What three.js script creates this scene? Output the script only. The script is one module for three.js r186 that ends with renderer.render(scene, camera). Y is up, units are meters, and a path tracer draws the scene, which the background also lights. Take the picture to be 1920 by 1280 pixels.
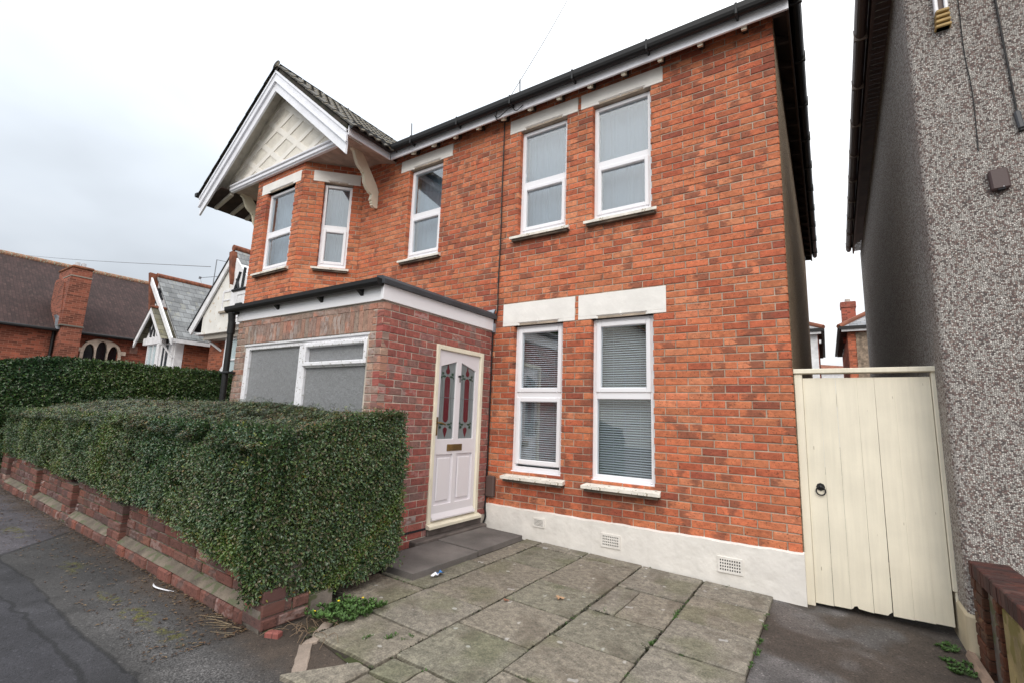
import * as THREE from 'three';
import { mergeGeometries } from 'three/addons/utils/BufferGeometryUtils.js';

// ---------------------------------------------------------------- camera, sky, sun, exposure
const scene = new THREE.Scene();
const camera = new THREE.PerspectiveCamera(71.39, 1024 / 682, 0.05, 2000);
camera.position.set(0.2415, 1.5033, 4.9770);
camera.quaternion.setFromRotationMatrix(new THREE.Matrix4().makeBasis(
  new THREE.Vector3(0.83561, 0.03561, -0.54817), new THREE.Vector3(0.05708, 0.98687, 0.15112), new THREE.Vector3(0.54635, -0.15756, 0.82260)));
camera.updateMatrixWorld(true);

const renderer = new THREE.WebGLRenderer({ antialias: true });
renderer.toneMapping = THREE.LinearToneMapping;
renderer.toneMappingExposure = 1.0;
renderer.shadowMap.enabled = true;

const TAU = Math.PI * 2, clamp = (x, a = 0, b = 1) => Math.min(b, Math.max(a, x)), lerp = (a, b, t) => a + (b - a) * t;
const smooth = (a, b, x) => { const t = clamp((x - a) / (b - a)); return t * t * (3 - 2 * t); };
function rng(seed) { let s = seed >>> 0; return () => { s = (s + 0x6d2b79f5) >>> 0; let t = Math.imul(s ^ (s >>> 15), 1 | s); t = (t + Math.imul(t ^ (t >>> 7), 61 | t)) ^ t; return ((t ^ (t >>> 14)) >>> 0) / 4294967296; }; }
const hash = (x, y, s = 0) => { let h = Math.imul(x | 0, 374761393) + Math.imul(y | 0, 668265263) + Math.imul(s | 0, 1274126177); h = Math.imul(h ^ (h >>> 13), 1274126177); h ^= h >>> 16; return (h >>> 0) / 4294967296; };
const mod = (a, n) => ((a % n) + n) % n;
function vnoise(x, y, px, py, s) {                                   // value noise that repeats after px, py cells
  const ix = Math.floor(x), iy = Math.floor(y), fx = x - ix, fy = y - iy, u = fx * fx * (3 - 2 * fx), v = fy * fy * (3 - 2 * fy);
  const x0 = mod(ix, px), x1 = mod(ix + 1, px), y0 = mod(iy, py), y1 = mod(iy + 1, py);
  return lerp(lerp(hash(x0, y0, s), hash(x1, y0, s), u), lerp(hash(x0, y1, s), hash(x1, y1, s), u), v);
}
function fbm(x, y, p, q, s, oct = 4) { let a = 0.5, sum = 0, n = 0; for (let i = 0; i < oct; i++) { sum += a * vnoise(x, y, p, q, s + i * 17); n += a; a *= 0.5; x *= 2; y *= 2; p *= 2; q *= 2; } return sum / n; }
function dtex(w, h, f, { srgb = true, repeat = null } = {}) {
  const d = new Uint8Array(w * h * 4);
  for (let y = 0; y < h; y++) for (let x = 0; x < w; x++) {
    const c = f(x, y), o = (y * w + x) * 4;
    if (typeof c === 'number') d[o] = d[o + 1] = d[o + 2] = clamp(c, 0, 255); else { d[o] = clamp(c[0], 0, 255); d[o + 1] = clamp(c[1], 0, 255); d[o + 2] = clamp(c[2], 0, 255); }
    d[o + 3] = 255;
  }
  const t = new THREE.DataTexture(d, w, h);
  t.wrapS = t.wrapT = THREE.RepeatWrapping; t.magFilter = THREE.LinearFilter; t.minFilter = THREE.LinearMipmapLinearFilter; t.generateMipmaps = true;
  if (srgb) t.colorSpace = THREE.SRGBColorSpace;
  if (repeat) t.repeat.set(repeat[0], repeat[1]);
  t.needsUpdate = true; return t;
}
function again(t, a, b) { const c = t.clone(); c.repeat.set(a, b); c.needsUpdate = true; return c; }

{ // overcast sky: dimmer and bluish low down, bright overhead, soft cloud mottling
  const W = 1024, H = 512, d = new Float32Array(W * H * 4);
  const bright = new THREE.Vector3(0.15, 0.62, 0.55).normalize();
  for (let y = 0; y < H; y++) for (let x = 0; x < W; x++) {
    const el = ((y + 0.5) / H - 0.5) * Math.PI, az = ((x + 0.5) / W - 0.5) * TAU, s = Math.sin(el);
    const dx = Math.cos(az) * Math.cos(el), dz = Math.sin(az) * Math.cos(el), up = Math.max(s, 0);
    let L = lerp(0.82, 2.1, Math.pow(up, 0.85));
    const west = smooth(0.25, 1.0, -dx / Math.hypot(dx, dz)) ;       // the cloud is thicker over the street to the left
    L *= 1 - 0.38 * west * smooth(1.3, 0.0, up);
    L *= 1 + 0.22 * Math.max(0, dx * bright.x + s * bright.y + dz * bright.z);
    const k = 1.6 / (up + 0.22), n = fbm(dx * k * 2 + 20, dz * k * 2 + 20, 4096, 4096, 5, 5) - 0.5;
    L *= 1 + 0.3 * n;
    const blue = clamp(0.1 - 0.2 * n + 0.32 * west, 0, 0.4);
    const o = (y * W + x) * 4;
    if (s < 0) { d[o] = 0.16; d[o + 1] = 0.155; d[o + 2] = 0.15; } else { d[o] = L * (1 - blue * 0.3); d[o + 1] = L * (1 - blue * 0.11); d[o + 2] = L * (1 + blue * 0.12); }
    d[o + 3] = 1;
  }
  const t = new THREE.DataTexture(d, W, H, THREE.RGBAFormat, THREE.FloatType);
  t.mapping = THREE.EquirectangularReflectionMapping; t.magFilter = THREE.LinearFilter; t.wrapS = THREE.RepeatWrapping; t.needsUpdate = true;
  scene.background = t; scene.environment = t;
}
const sun = new THREE.DirectionalLight(0xfff4e6, 1.2);
sun.position.set(5, 15, 18); sun.target.position.set(-3, 0, 0); sun.castShadow = true; sun.shadow.radius = 55;
Object.assign(sun.shadow.camera, { left: -30, right: 30, top: 30, bottom: -30, near: 1, far: 80 }); sun.shadow.mapSize.set(2048, 2048);
scene.add(sun, sun.target);

// ---------------------------------------------------------------- helpers
const V = (x, y, z) => new THREE.Vector3(x, y, z);
const gy = (x) => 0.03 - 0.028 * clamp(x, -14, 3);                   // the ground rises gently to the left
const origin = new Map(), used = new Map();
function numbered(n) { const k = used.get(n) || 0; used.set(n, k + 1); return k ? n + '_' + String(k).padStart(3, '0') : n; }
function tag(o, label, category, group, kind) { o.userData.label = label; o.userData.category = category; if (group) o.userData.group = group; if (kind) o.userData.kind = kind; return o; }
function thing(name, label, category, [x, y, z], group, kind) {
  const g = new THREE.Group(); g.name = numbered(name); g.position.set(x, y, z); scene.add(g); origin.set(g, V(x, y, z));
  return tag(g, label, category, group, kind);
}
function part(parent, name, geometry, material, kind) {              // geometry in world coordinates
  const m = new THREE.Mesh(geometry, material); m.name = parent === scene ? numbered(name) : name;
  const o = origin.get(parent) || V(0, 0, 0);
  geometry.translate(-o.x, -o.y, -o.z); origin.set(m, o);
  m.castShadow = m.receiveShadow = true; if (kind) m.userData.kind = kind;
  parent.add(m); return m;
}
const frame = (o, u, v, n) => ({ o, u, v, n, p: (a, b, c) => V(o.x + u.x * a + v.x * b + n.x * c, o.y + u.y * a + v.y * b + n.y * c, o.z + u.z * a + v.z * b + n.z * c) });
const UP = V(0, 1, 0);
const upright = (o, u) => frame(o, u.clone().normalize(), UP, u.clone().normalize().cross(UP));
const WORLD = frame(V(0, 0, 0), V(1, 0, 0), UP, V(0, 0, 1));
class MB {
  constructor() { this.p = []; this.n = []; this.t = []; this.c = null; }
  tri(a, b, c, uva, uvb, uvc) {
    const n = b.clone().sub(a).cross(c.clone().sub(a)); if (n.lengthSq() < 1e-16) return this; n.normalize();
    const auto = (q) => { if (Math.abs(n.y) > 0.75) return [q.x, -q.z]; const h = Math.hypot(n.x, n.z); return [(q.x * n.z - q.z * n.x) / h, q.y]; };
    for (const [q, uv] of [[a, uva], [b, uvb], [c, uvc]]) { this.p.push(q.x, q.y, q.z); this.n.push(n.x, n.y, n.z); this.t.push(...(uv || auto(q))); }
    return this;
  }
  quad(a, b, c, d, ua, ub, uc, ud) { this.tri(a, b, c, ua, ub, uc); this.tri(a, c, d, ua, uc, ud); return this; }
  poly(pts) { for (let i = 1; i < pts.length - 1; i++) this.tri(pts[0], pts[i], pts[i + 1]); return this; }
  box(F, a0, a1, b0, b1, c0, c1, ch = 0) {                           // a box with chamfered edges in a frame
    if (!ch) {
      const P = (i, j, k) => F.p(i ? a1 : a0, j ? b1 : b0, k ? c1 : c0);
      this.quad(P(0, 0, 1), P(1, 0, 1), P(1, 1, 1), P(0, 1, 1)); this.quad(P(1, 0, 0), P(0, 0, 0), P(0, 1, 0), P(1, 1, 0));
      this.quad(P(1, 0, 1), P(1, 0, 0), P(1, 1, 0), P(1, 1, 1)); this.quad(P(0, 0, 0), P(0, 0, 1), P(0, 1, 1), P(0, 1, 0));
      this.quad(P(0, 1, 1), P(1, 1, 1), P(1, 1, 0), P(0, 1, 0)); this.quad(P(0, 0, 0), P(1, 0, 0), P(1, 0, 1), P(0, 0, 1)); return this;
    }
    ch = Math.min(ch, (a1 - a0) * 0.45, (b1 - b0) * 0.45, (c1 - c0) * 0.45);
    const lo = [a0, b0, c0], hi = [a1, b1, c1];
    const pt = (s, full) => { const q = [0, 1, 2].map((i) => { const base = s[i] > 0 ? hi[i] : lo[i]; return i === full ? base : base - s[i] * ch; }); return F.p(q[0], q[1], q[2]); };
    const put = (pts, out) => { const n = pts[1].clone().sub(pts[0]).cross(pts[2].clone().sub(pts[0])); if (n.dot(out) < 0) pts.reverse(); this.poly(pts); };
    const D = (s) => V(0, 0, 0).addScaledVector(F.u, s[0]).addScaledVector(F.v, s[1]).addScaledVector(F.n, s[2]);
    for (let ax = 0; ax < 3; ax++) for (const s of [-1, 1]) {
      const [i, j] = [0, 1, 2].filter((k) => k !== ax), S = (p, q) => { const r = [0, 0, 0]; r[ax] = s; r[i] = p; r[j] = q; return r; }, o = [0, 0, 0]; o[ax] = s;
      put([pt(S(-1, -1), ax), pt(S(1, -1), ax), pt(S(1, 1), ax), pt(S(-1, 1), ax)], D(o));
    }
    for (let ax = 0; ax < 3; ax++) { const [i, j] = [0, 1, 2].filter((k) => k !== ax);
      for (const s of [-1, 1]) for (const q of [-1, 1]) { const S = (e) => { const r = [0, 0, 0]; r[ax] = e; r[i] = s; r[j] = q; return r; };
        put([pt(S(-1), i), pt(S(1), i), pt(S(1), j), pt(S(-1), j)], D(S(0))); } }
    for (const s of [-1, 1]) for (const q of [-1, 1]) for (const r of [-1, 1]) put([pt([s, q, r], 0), pt([s, q, r], 1), pt([s, q, r], 2)], D([s, q, r]));
    return this;
  }
  prism(F, pts, c0, c1) {                                            // polygon (a, b) counter-clockwise seen from +n, pushed from c0 to c1
    const sh = new THREE.Shape(pts.map(([a, b]) => new THREE.Vector2(a, b)));
    for (const f of THREE.ShapeUtils.triangulateShape(sh.getPoints(), [])) { const q = f.map((i) => pts[i]); const ccw = (q[1][0] - q[0][0]) * (q[2][1] - q[0][1]) - (q[1][1] - q[0][1]) * (q[2][0] - q[0][0]) > 0; const r = ccw ? q : [q[0], q[2], q[1]];
      this.tri(...r.map(([a, b]) => F.p(a, b, c1))); this.tri(...[r[0], r[2], r[1]].map(([a, b]) => F.p(a, b, c0))); }
    let area = 0; pts.forEach(([a, b], i) => { const [c, d] = pts[(i + 1) % pts.length]; area += a * d - c * b; });
    const L = area > 0 ? pts : [...pts].reverse();
    L.forEach(([a, b], i) => { const [c, d] = L[(i + 1) % L.length]; this.quad(F.p(a, b, c0), F.p(c, d, c0), F.p(c, d, c1), F.p(a, b, c1)); });
    return this;
  }
  geo(g, m) {
    if (m) g = g.clone().applyMatrix4(m);
    const q = g.index ? g.toNonIndexed() : g, put = (to, a) => { for (let i = 0; i < a.array.length; i++) to.push(a.array[i]); };
    put(this.p, q.attributes.position); put(this.n, q.attributes.normal);
    if (q.attributes.uv) put(this.t, q.attributes.uv); else for (let i = 0; i < q.attributes.position.count; i++) this.t.push(0, 0);
    return this;
  }
  tube(pts, r, seg = 24, rad = 6) { return this.geo(new THREE.TubeGeometry(new THREE.CatmullRomCurve3(pts), seg, r, rad, false)); }
  rod(a, b, r, rad = 8, r2 = r) {
    const d = b.clone().sub(a), g = new THREE.CylinderGeometry(r2, r, d.length(), rad, 1);
    return this.geo(g, new THREE.Matrix4().compose(a.clone().add(b).multiplyScalar(0.5), new THREE.Quaternion().setFromUnitVectors(UP, d.normalize()), V(1, 1, 1)));
  }
  geometry() {
    const g = new THREE.BufferGeometry();
    g.setAttribute('position', new THREE.Float32BufferAttribute(this.p, 3)); g.setAttribute('normal', new THREE.Float32BufferAttribute(this.n, 3)); g.setAttribute('uv', new THREE.Float32BufferAttribute(this.t, 2));
    if (this.c) g.setAttribute('color', new THREE.Float32BufferAttribute(this.c, 3));
    return g;
  }
  build(parent, name, material, kind) { return part(parent, name, this.geometry(), material, kind); }
}
const box = (F, ...a) => new MB().box(F, ...a);
function subtract(rects, holes) {                                    // rects [a0, a1, b0, b1] minus rects
  for (const [h0, h1, k0, k1] of holes) rects = rects.flatMap(([a0, a1, b0, b1]) => {
    if (h1 <= a0 || h0 >= a1 || k1 <= b0 || k0 >= b1) return [[a0, a1, b0, b1]];
    const out = []; if (k0 > b0) out.push([a0, a1, b0, k0]); if (k1 < b1) out.push([a0, a1, k1, b1]);
    const c0 = Math.max(b0, k0), c1 = Math.min(b1, k1);
    if (h0 > a0) out.push([a0, h0, c0, c1]); if (h1 < a1) out.push([h1, a1, c0, c1]); return out;
  });
  return rects;
}

// ---------------------------------------------------------------- textures
const grey = dtex(256, 256, (x, y) => { const n = fbm(x / 16, y / 16, 16, 16, 3, 5); return 128 + (n - 0.5) * 190; }, { srgb: false });
const grain = dtex(256, 256, (x, y) => 128 + (hash(x, y, 9) - 0.5) * 130 + (fbm(x / 8, y / 8, 32, 32, 4, 3) - 0.5) * 120, { srgb: false });
function tone(base, amp, s, { w = 256, cells = 8, fine = 0.35, tint = [1, 1, 1], spots = 0, spot = [0, 0, 0] } = {}) { // a mottled colour
  return dtex(w, w, (x, y) => {
    const n = fbm(x / w * cells, y / w * cells, cells, cells, s, 5) - 0.5, f = (hash(x, y, s + 77) - 0.5) * fine, k = 1 + (n * 2 + f) * amp;
    const m = spots ? smooth(1 - spots, 1 - spots * 0.6, fbm(x / w * cells * 2, y / w * cells * 2, cells * 2, cells * 2, s + 31, 4) * 1.35) : 0;
    return [0, 1, 2].map((i) => lerp(base[i] * (1 + (k - 1) * tint[i]), spot[i], m));
  });
}
const ATLAS_COLS = 8, ATLAS_ROWS = 16, ATLAS_CELLS = ATLAS_COLS * ATLAS_ROWS;
function brickAtlas(palette, patchColor, patchShare, seed, bloom = 0) {    // 128 differently fired brick faces
  const cw = 128, chh = 42, info = [], r = rng(seed);
  for (let i = 0; i < ATLAS_CELLS; i++) {
    let w = r(), k = 0; while (k < palette.length - 1 && w > palette[k][0]) { w -= palette[k][0]; k++; }
    const kk = 0.94 + r() * 0.12, hue = (r() - 0.5) * 0.05; info.push({ c: palette[k][1].map((v, j) => v * kk * (1 + (j ? hue : -hue))), patch: r() < patchShare, at: r(), wide: 0.12 + r() * 0.35, dir: r() < 0.5, sand: r(), bloom: r() < bloom ? r() * 0.5 : 0 });
  }
  info.sort((p, q) => p.c[0] + p.c[1] - (p.patch ? 40 : 0) - q.c[0] - q.c[1] + (q.patch ? 40 : 0));   // from dark to pale, so that a wall can weather in patches
  return dtex(cw * ATLAS_COLS, chh * ATLAS_ROWS, (x, y) => {
    const id = Math.floor(y / chh) * ATLAS_COLS + Math.floor(x / cw), b = info[id], u = (x % cw) / cw, v = (y % chh) / chh, s = id * 13 + seed;
    const n = fbm(u * 7, v * 2.5, 99, 99, s, 4) - 0.5, f = hash(x, y, 3) - 0.5, fold = fbm(u * 5 + v, v * 9, 99, 99, s + 5, 3) - 0.5;
    let c = b.c.map((q, i) => q * (1 + n * 0.3 + f * 0.13 + fold * 0.12 * (i ? 1.2 : 0.8)));
    if (b.patch) { const e = Math.abs(u - b.at) - b.wide + (fbm(u * 6, v * 4, 99, 99, s + 9, 3) - 0.5) * 0.5; const m = smooth(0.12, -0.08, e) * 0.72; c = c.map((q, i) => lerp(q, patchColor[i] * (1 + f * 0.2 + n * 0.3), m)); }
    const pit = smooth(0.72, 0.8, fbm(u * 22, v * 8, 99, 99, s + 21, 2)); c = c.map((q) => q * (1 - 0.3 * pit));
    if (b.bloom) { const m = b.bloom * smooth(0.4, 0.65, fbm(u * 5, v * 3, 99, 99, s + 40, 3)); c = c.map((q) => lerp(q, 196, m)); }
    return c;
  });
}
const redAtlas = brickAtlas([[0.44, [190, 111, 77]], [0.27, [202, 126, 91]], [0.21, [173, 94, 66]], [0.08, [150, 82, 62]]], [132, 80, 62], 0.3, 11);
const pinkAtlas = brickAtlas([[0.45, [158, 92, 82]], [0.25, [148, 84, 77]], [0.17, [166, 106, 95]], [0.13, [146, 104, 99]]], [124, 100, 94], 0.3, 23, 0.25), paleAtlas = brickAtlas([[0.45, [166, 130, 114]], [0.25, [150, 126, 114]], [0.3, [172, 126, 108]]], [138, 122, 114], 0.4, 24, 0.4);
const oldAtlas = brickAtlas([[0.35, [118, 78, 68]], [0.3, [104, 70, 62]], [0.2, [130, 84, 70]], [0.15, [94, 68, 64]]], [84, 66, 62], 0.45, 37, 0.3);
const atlasBump = dtex(1024, 672, (x, y) => 128 + (fbm(x / 8, y / 8, 128, 84, 2, 4) - 0.5) * 200 + (hash(x, y, 8) - 0.5) * 50, { srgb: false });

const pebbleTex = (() => {                                           // pebbledash: round stones of several colours in grey mortar
  const N = 1024, C = 90, size = N / C, cols = [[186, 181, 175], [174, 169, 163], [196, 191, 185], [162, 156, 151], [134, 115, 109], [114, 97, 93], [100, 92, 90], [150, 136, 128]], wts = [0.2, 0.18, 0.12, 0.13, 0.12, 0.1, 0.08, 0.07];
  const rgb = new Float32Array(N * N * 3), hgt = new Float32Array(N * N);
  for (let y = 0; y < N; y++) for (let x = 0; x < N; x++) {
    const gx = x / size, gyy = y / size, ix = Math.floor(gx), iy = Math.floor(gyy); let d1 = 9, d2 = 9, id = 0;
    for (let j = -1; j <= 1; j++) for (let i = -1; i <= 1; i++) {
      const cx = mod(ix + i, C), cy = mod(iy + j, C), px = ix + i + 0.15 + 0.7 * hash(cx, cy, 1), py = iy + j + 0.15 + 0.7 * hash(cx, cy, 2), d = Math.hypot(gx - px, gyy - py);
      if (d < d1) { d2 = d1; d1 = d; id = cy * C + cx; } else if (d < d2) d2 = d;
    }
    let w = hash(id, 5, 3), k = 0; while (k < 7 && w > wts[k]) { w -= wts[k]; k++; }
    const edge = smooth(0.0, 0.22, d2 - d1), v = 0.88 + 0.24 * hash(id, 7, 4) + (hash(x, y, 6) - 0.5) * 0.12, o = (y * N + x);
    for (let i = 0; i < 3; i++) rgb[o * 3 + i] = lerp([124, 117, 112][i], cols[k][i] * v, edge);
    hgt[o] = edge * (0.5 + 0.5 * hash(id, 9, 5)) * 255;
  }
  const color = dtex(N, N, (x, y) => { const o = (y * N + x) * 3; return [rgb[o], rgb[o + 1], rgb[o + 2]]; });
  const bump = dtex(N, N, (x, y) => hgt[y * N + x], { srgb: false });
  return { color, bump };
})();

const std = (o) => new THREE.MeshStandardMaterial({ roughness: 0.8, ...o });
const lin = (r, g, b) => new THREE.Color().setRGB(r, g, b);
const M = {
  redBrick: std({ map: redAtlas, roughness: 0.9, bumpMap: atlasBump, bumpScale: 0.002 }),
  paleBrick: std({ map: paleAtlas, roughness: 0.92, bumpMap: atlasBump, bumpScale: 0.002 }),
  pinkBrick: std({ map: pinkAtlas, roughness: 0.9, bumpMap: atlasBump, bumpScale: 0.002 }),
  oldBrick: std({ map: oldAtlas, roughness: 0.92, bumpMap: atlasBump, bumpScale: 0.003 }),
  mortar: std({ map: tone([172, 158, 142], 0.24, 41), bumpMap: grain, bumpScale: 0.003, roughness: 0.95 }),
  paleMortar: std({ map: tone([186, 176, 164], 0.25, 43), bumpMap: grain, bumpScale: 0.003, roughness: 0.95 }),
  darkMortar: std({ map: tone([112, 104, 96], 0.35, 45, { spots: 0.3, spot: [84, 88, 62] }), bumpMap: grain, bumpScale: 0.004, roughness: 0.95 }),
  upvc: std({ color: 0xeeeef2, roughness: 0.32 }),
  oldPaint: std({ map: again(tone([232, 232, 236], 0.06, 51, { spots: 0.05, spot: [176, 172, 168] }), 3, 3), roughness: 0.55 }),
  fascia: std({ map: again(tone([236, 237, 243], 0.05, 53), 0.8, 0.8), roughness: 0.4 }),
  lintel: std({ map: tone([234, 231, 226], 0.04, 55), bumpMap: grey, bumpScale: 0.004, roughness: 0.8 }),
  sill: std({ map: again(tone([230, 225, 215], 0.1, 57, { spots: 0.04, spot: [170, 160, 142] }), 2, 2), bumpMap: grey, bumpScale: 0.004, roughness: 0.8 }),
  sillEdge: std({ map: tone([92, 82, 72], 0.5, 58), roughness: 0.9 }),
  black: std({ color: 0x0a0a0c, roughness: 0.55 }),
  darkMetal: std({ color: 0x16171a, roughness: 0.45 }),
  trim: std({ map: tone([58, 61, 66], 0.2, 59), roughness: 0.6 }),
  cream: std({ map: tone([234, 227, 206], 0.06, 61), roughness: 0.6 }),
  cementPlinth: std({ map: tone([226, 222, 216], 0.05, 63), bumpMap: again(grey, 0.7, 0.7), bumpScale: 0.012, roughness: 0.85 }),
  gableCream: std({ map: tone([230, 225, 214], 0.06, 65, { fine: 0.6 }), bumpMap: again(grain, 1, 1), bumpScale: 0.012, roughness: 0.9 }),
  gableBand: std({ map: tone([236, 232, 224], 0.04, 66), roughness: 0.75 }),
  soffitBoard: std({ map: tone([196, 190, 178], 0.12, 67), roughness: 0.7 }),
  rawSoffit: std({ map: tone([186, 170, 158], 0.16, 68), roughness: 0.85 }),
  darkTimber: std({ map: tone([62, 50, 44], 0.35, 69), roughness: 0.9 }),
  glass: new THREE.MeshPhysicalMaterial({ color: 0xf3f8fa, roughness: 0.012, transmission: 1, thickness: 0, ior: 2.15 }),
  dark: std({ color: 0x26262a, roughness: 0.9 }),
  net: new THREE.MeshPhysicalMaterial({ color: 0x8a95a2, roughness: 1, transmission: 0.3, thickness: 0, side: THREE.DoubleSide }),
  slat: std({ color: 0xd9dade, roughness: 0.45 }),
  lead: std({ map: tone([150, 158, 166], 0.2, 71), roughness: 0.55, metalness: 0.3 }),
  brass: std({ map: tone([128, 104, 62], 0.3, 72), roughness: 0.4, metalness: 0.6 }),
  brownPlastic: std({ color: 0x5a4a46, roughness: 0.55 }),
  brownMetal: std({ map: tone([96, 76, 72], 0.18, 73), roughness: 0.5 }),
  leaf: std({ vertexColors: true, roughness: 0.3, side: THREE.DoubleSide }),
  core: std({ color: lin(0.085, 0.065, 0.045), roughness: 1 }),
};

// ---------------------------------------------------------------- brickwork
function layBricks(F, a0, a1, b0, rows, holes, { unit = 0.23, course = 0.076, joint = 0.0098, fromRight = true, odd = 0, shift = null } = {}) {
  const out = [];
  for (let r = 0; r < rows; r++) {
    const y0 = b0 + r * course, y1 = y0 + course - joint, half = (r + odd) % 2 === 0; let rects = [];
    const first = shift ? shift(r) : half ? unit / 2 : unit;
    if (fromRight) for (let e = a1, s = e - first; e > a0; e = s, s = e - unit) rects.push([Math.max(s + joint, a0), e, y0, y1]);
    else for (let s = a0, e = s + first; s < a1; s = e, e = s + unit) rects.push([s, Math.min(e - joint, a1), y0, y1]);
    for (const q of subtract(rects, holes)) if (q[1] - q[0] > 0.022 && q[3] - q[2] > 0.018) out.push(q);
  }
  return out;
}
const sooty = [[-3.1, -2.25, 0.8], [-2.05, -1.05, 0.8], [-3.1, -2.25, 3.82], [-2.06, -1.15, 3.82], [-5.2, -4.35, 3.82]];   // bricks dirtied by drips below the sills: from, to, height
function brickShape(mb, F, [a0, a1, b0, b1], r, { depth = 0.1, proud = 0.0022, full = 0.22, upright = false, ch = 0.004 } = {}) {
  const j = () => (r() - 0.5) * 0.003, z = (r() - 0.35) * proud * 2, t1 = (r() - 0.5) * 0.002, t2 = (r() - 0.5) * 0.002;
  const w0 = F.p(a0, b0, 0), age = clamp((fbm(w0.x * 0.9 + w0.z * 0.9 + 60, w0.y * 1.1 + 60, 9999, 9999, 88, 3) - 0.5) * 2.6 + 0.5), soot = sooty.some(([s0, s1, s2]) => Math.abs(w0.z) < 0.02 && a1 > s0 && a0 < s1 && b1 < s2 && b0 > s2 - 0.3) ? 0.45 : 1, id = Math.min(ATLAS_CELLS - 1, Math.floor(lerp(r(), age, 0.3) * soot * ATLAS_CELLS)), cx = id % ATLAS_COLS, cy = Math.floor(id / ATLAS_COLS), W = 1 / ATLAS_COLS, H = 1 / ATLAS_ROWS;
  const long = clamp((upright ? b1 - b0 : a1 - a0) / full, 0.1, 1), s0 = r() * (1 - long), U0 = (cx + 0.03 + s0 * 0.94) * W, U1 = (cx + 0.03 + (s0 + long) * 0.94) * W, V0 = (cy + 0.06) * H, V1 = (cy + 0.94) * H;
  const A0 = a0 + j(), A1 = a1 + j(), B0 = b0 + j(), B1 = b1 + j();
  const f = [F.p(A0 + ch, B0 + ch, z + t1), F.p(A1 - ch, B0 + ch, z + t2), F.p(A1 - ch, B1 - ch, z - t1), F.p(A0 + ch, B1 - ch, z - t2)];
  const m = [F.p(A0, B0, z - ch), F.p(A1, B0, z - ch), F.p(A1, B1, z - ch), F.p(A0, B1, z - ch)];
  const k = [F.p(A0, B0, -depth), F.p(A1, B0, -depth), F.p(A1, B1, -depth), F.p(A0, B1, -depth)];
  let q = [[U0, V0], [U1, V0], [U1, V1], [U0, V1]]; if (upright) q = [[U0, V1], [U0, V0], [U1, V0], [U1, V1]];
  mb.quad(...f, ...q);
  for (let i = 0; i < 4; i++) { const n = (i + 1) % 4; mb.quad(m[i], m[n], f[n], f[i], q[i], q[n], q[n], q[i]); mb.quad(k[i], k[n], m[n], m[i], q[i], [q[n][0], lerp(q[n][1], q[i][1], 0.5)], q[n], q[i]); }
}
function brickwork(parent, F, list, material, seed, nearest, opts = {}) { // the bricks that show largest as parts of their own, the rest joined
  const r = rng(seed), eye = camera.position;
  const order = list.map((q) => ({ q, d: F.p((q[0] + q[1]) / 2, (q[2] + q[3]) / 2, 0).distanceTo(eye) })).sort((a, b) => a.d - b.d);
  const rest = new MB();
  order.forEach(({ q }, i) => { if (i < nearest) { const mb = new MB(); brickShape(mb, F, q, r, opts); mb.build(parent, 'brick', material); } else brickShape(rest, F, q, r, opts); });
  if (order.length > nearest) rest.build(parent, 'brickwork', material, 'stuff');
}
function wallBlock(F, a0, a1, b0, b1, holes, depth, front = -0.0065) { // a wall with openings, as blocks between and around the holes
  const mb = new MB(); for (const [p, q, s, t] of subtract([[a0, a1, b0, b1]], holes)) mb.box(F, p, q, s, t, -depth, front); return mb;
}

// ---------------------------------------------------------------- windows
function sashBars(mb, F, a0, a1, b0, b1, w, c0, c1) {
  mb.box(F, a0, a0 + w, b0, b1, c0, c1, 0.008); mb.box(F, a1 - w, a1, b0, b1, c0, c1, 0.008);
  mb.box(F, a0 + w, a1 - w, b0, b0 + w, c0, c1 - 0.001, 0.008); mb.box(F, a0 + w, a1 - w, b1 - w, b1, c0, c1 - 0.001, 0.008);
}
function netCurtain(parent, F, a0, a1, b0, b1, c, seed) {
  const g = new THREE.PlaneGeometry(a1 - a0, b1 - b0, 90, 1), p = g.attributes.position, r = seed * 1.7;
  for (let i = 0; i < p.count; i++) { const x = p.getX(i) + (a1 + a0) / 2, y = p.getY(i) + (b0 + b1) / 2, w = 0.0055 * Math.sin(x * 95 + Math.sin(x * 31 + r) * 2) + 0.006 * Math.sin(x * 41 + r) ; const q = F.p(x, y, c + w); p.setXYZ(i, q.x, q.y, q.z); }
  g.computeVertexNormals(); return part(parent, 'net_curtain', g, M.net);
}
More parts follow.
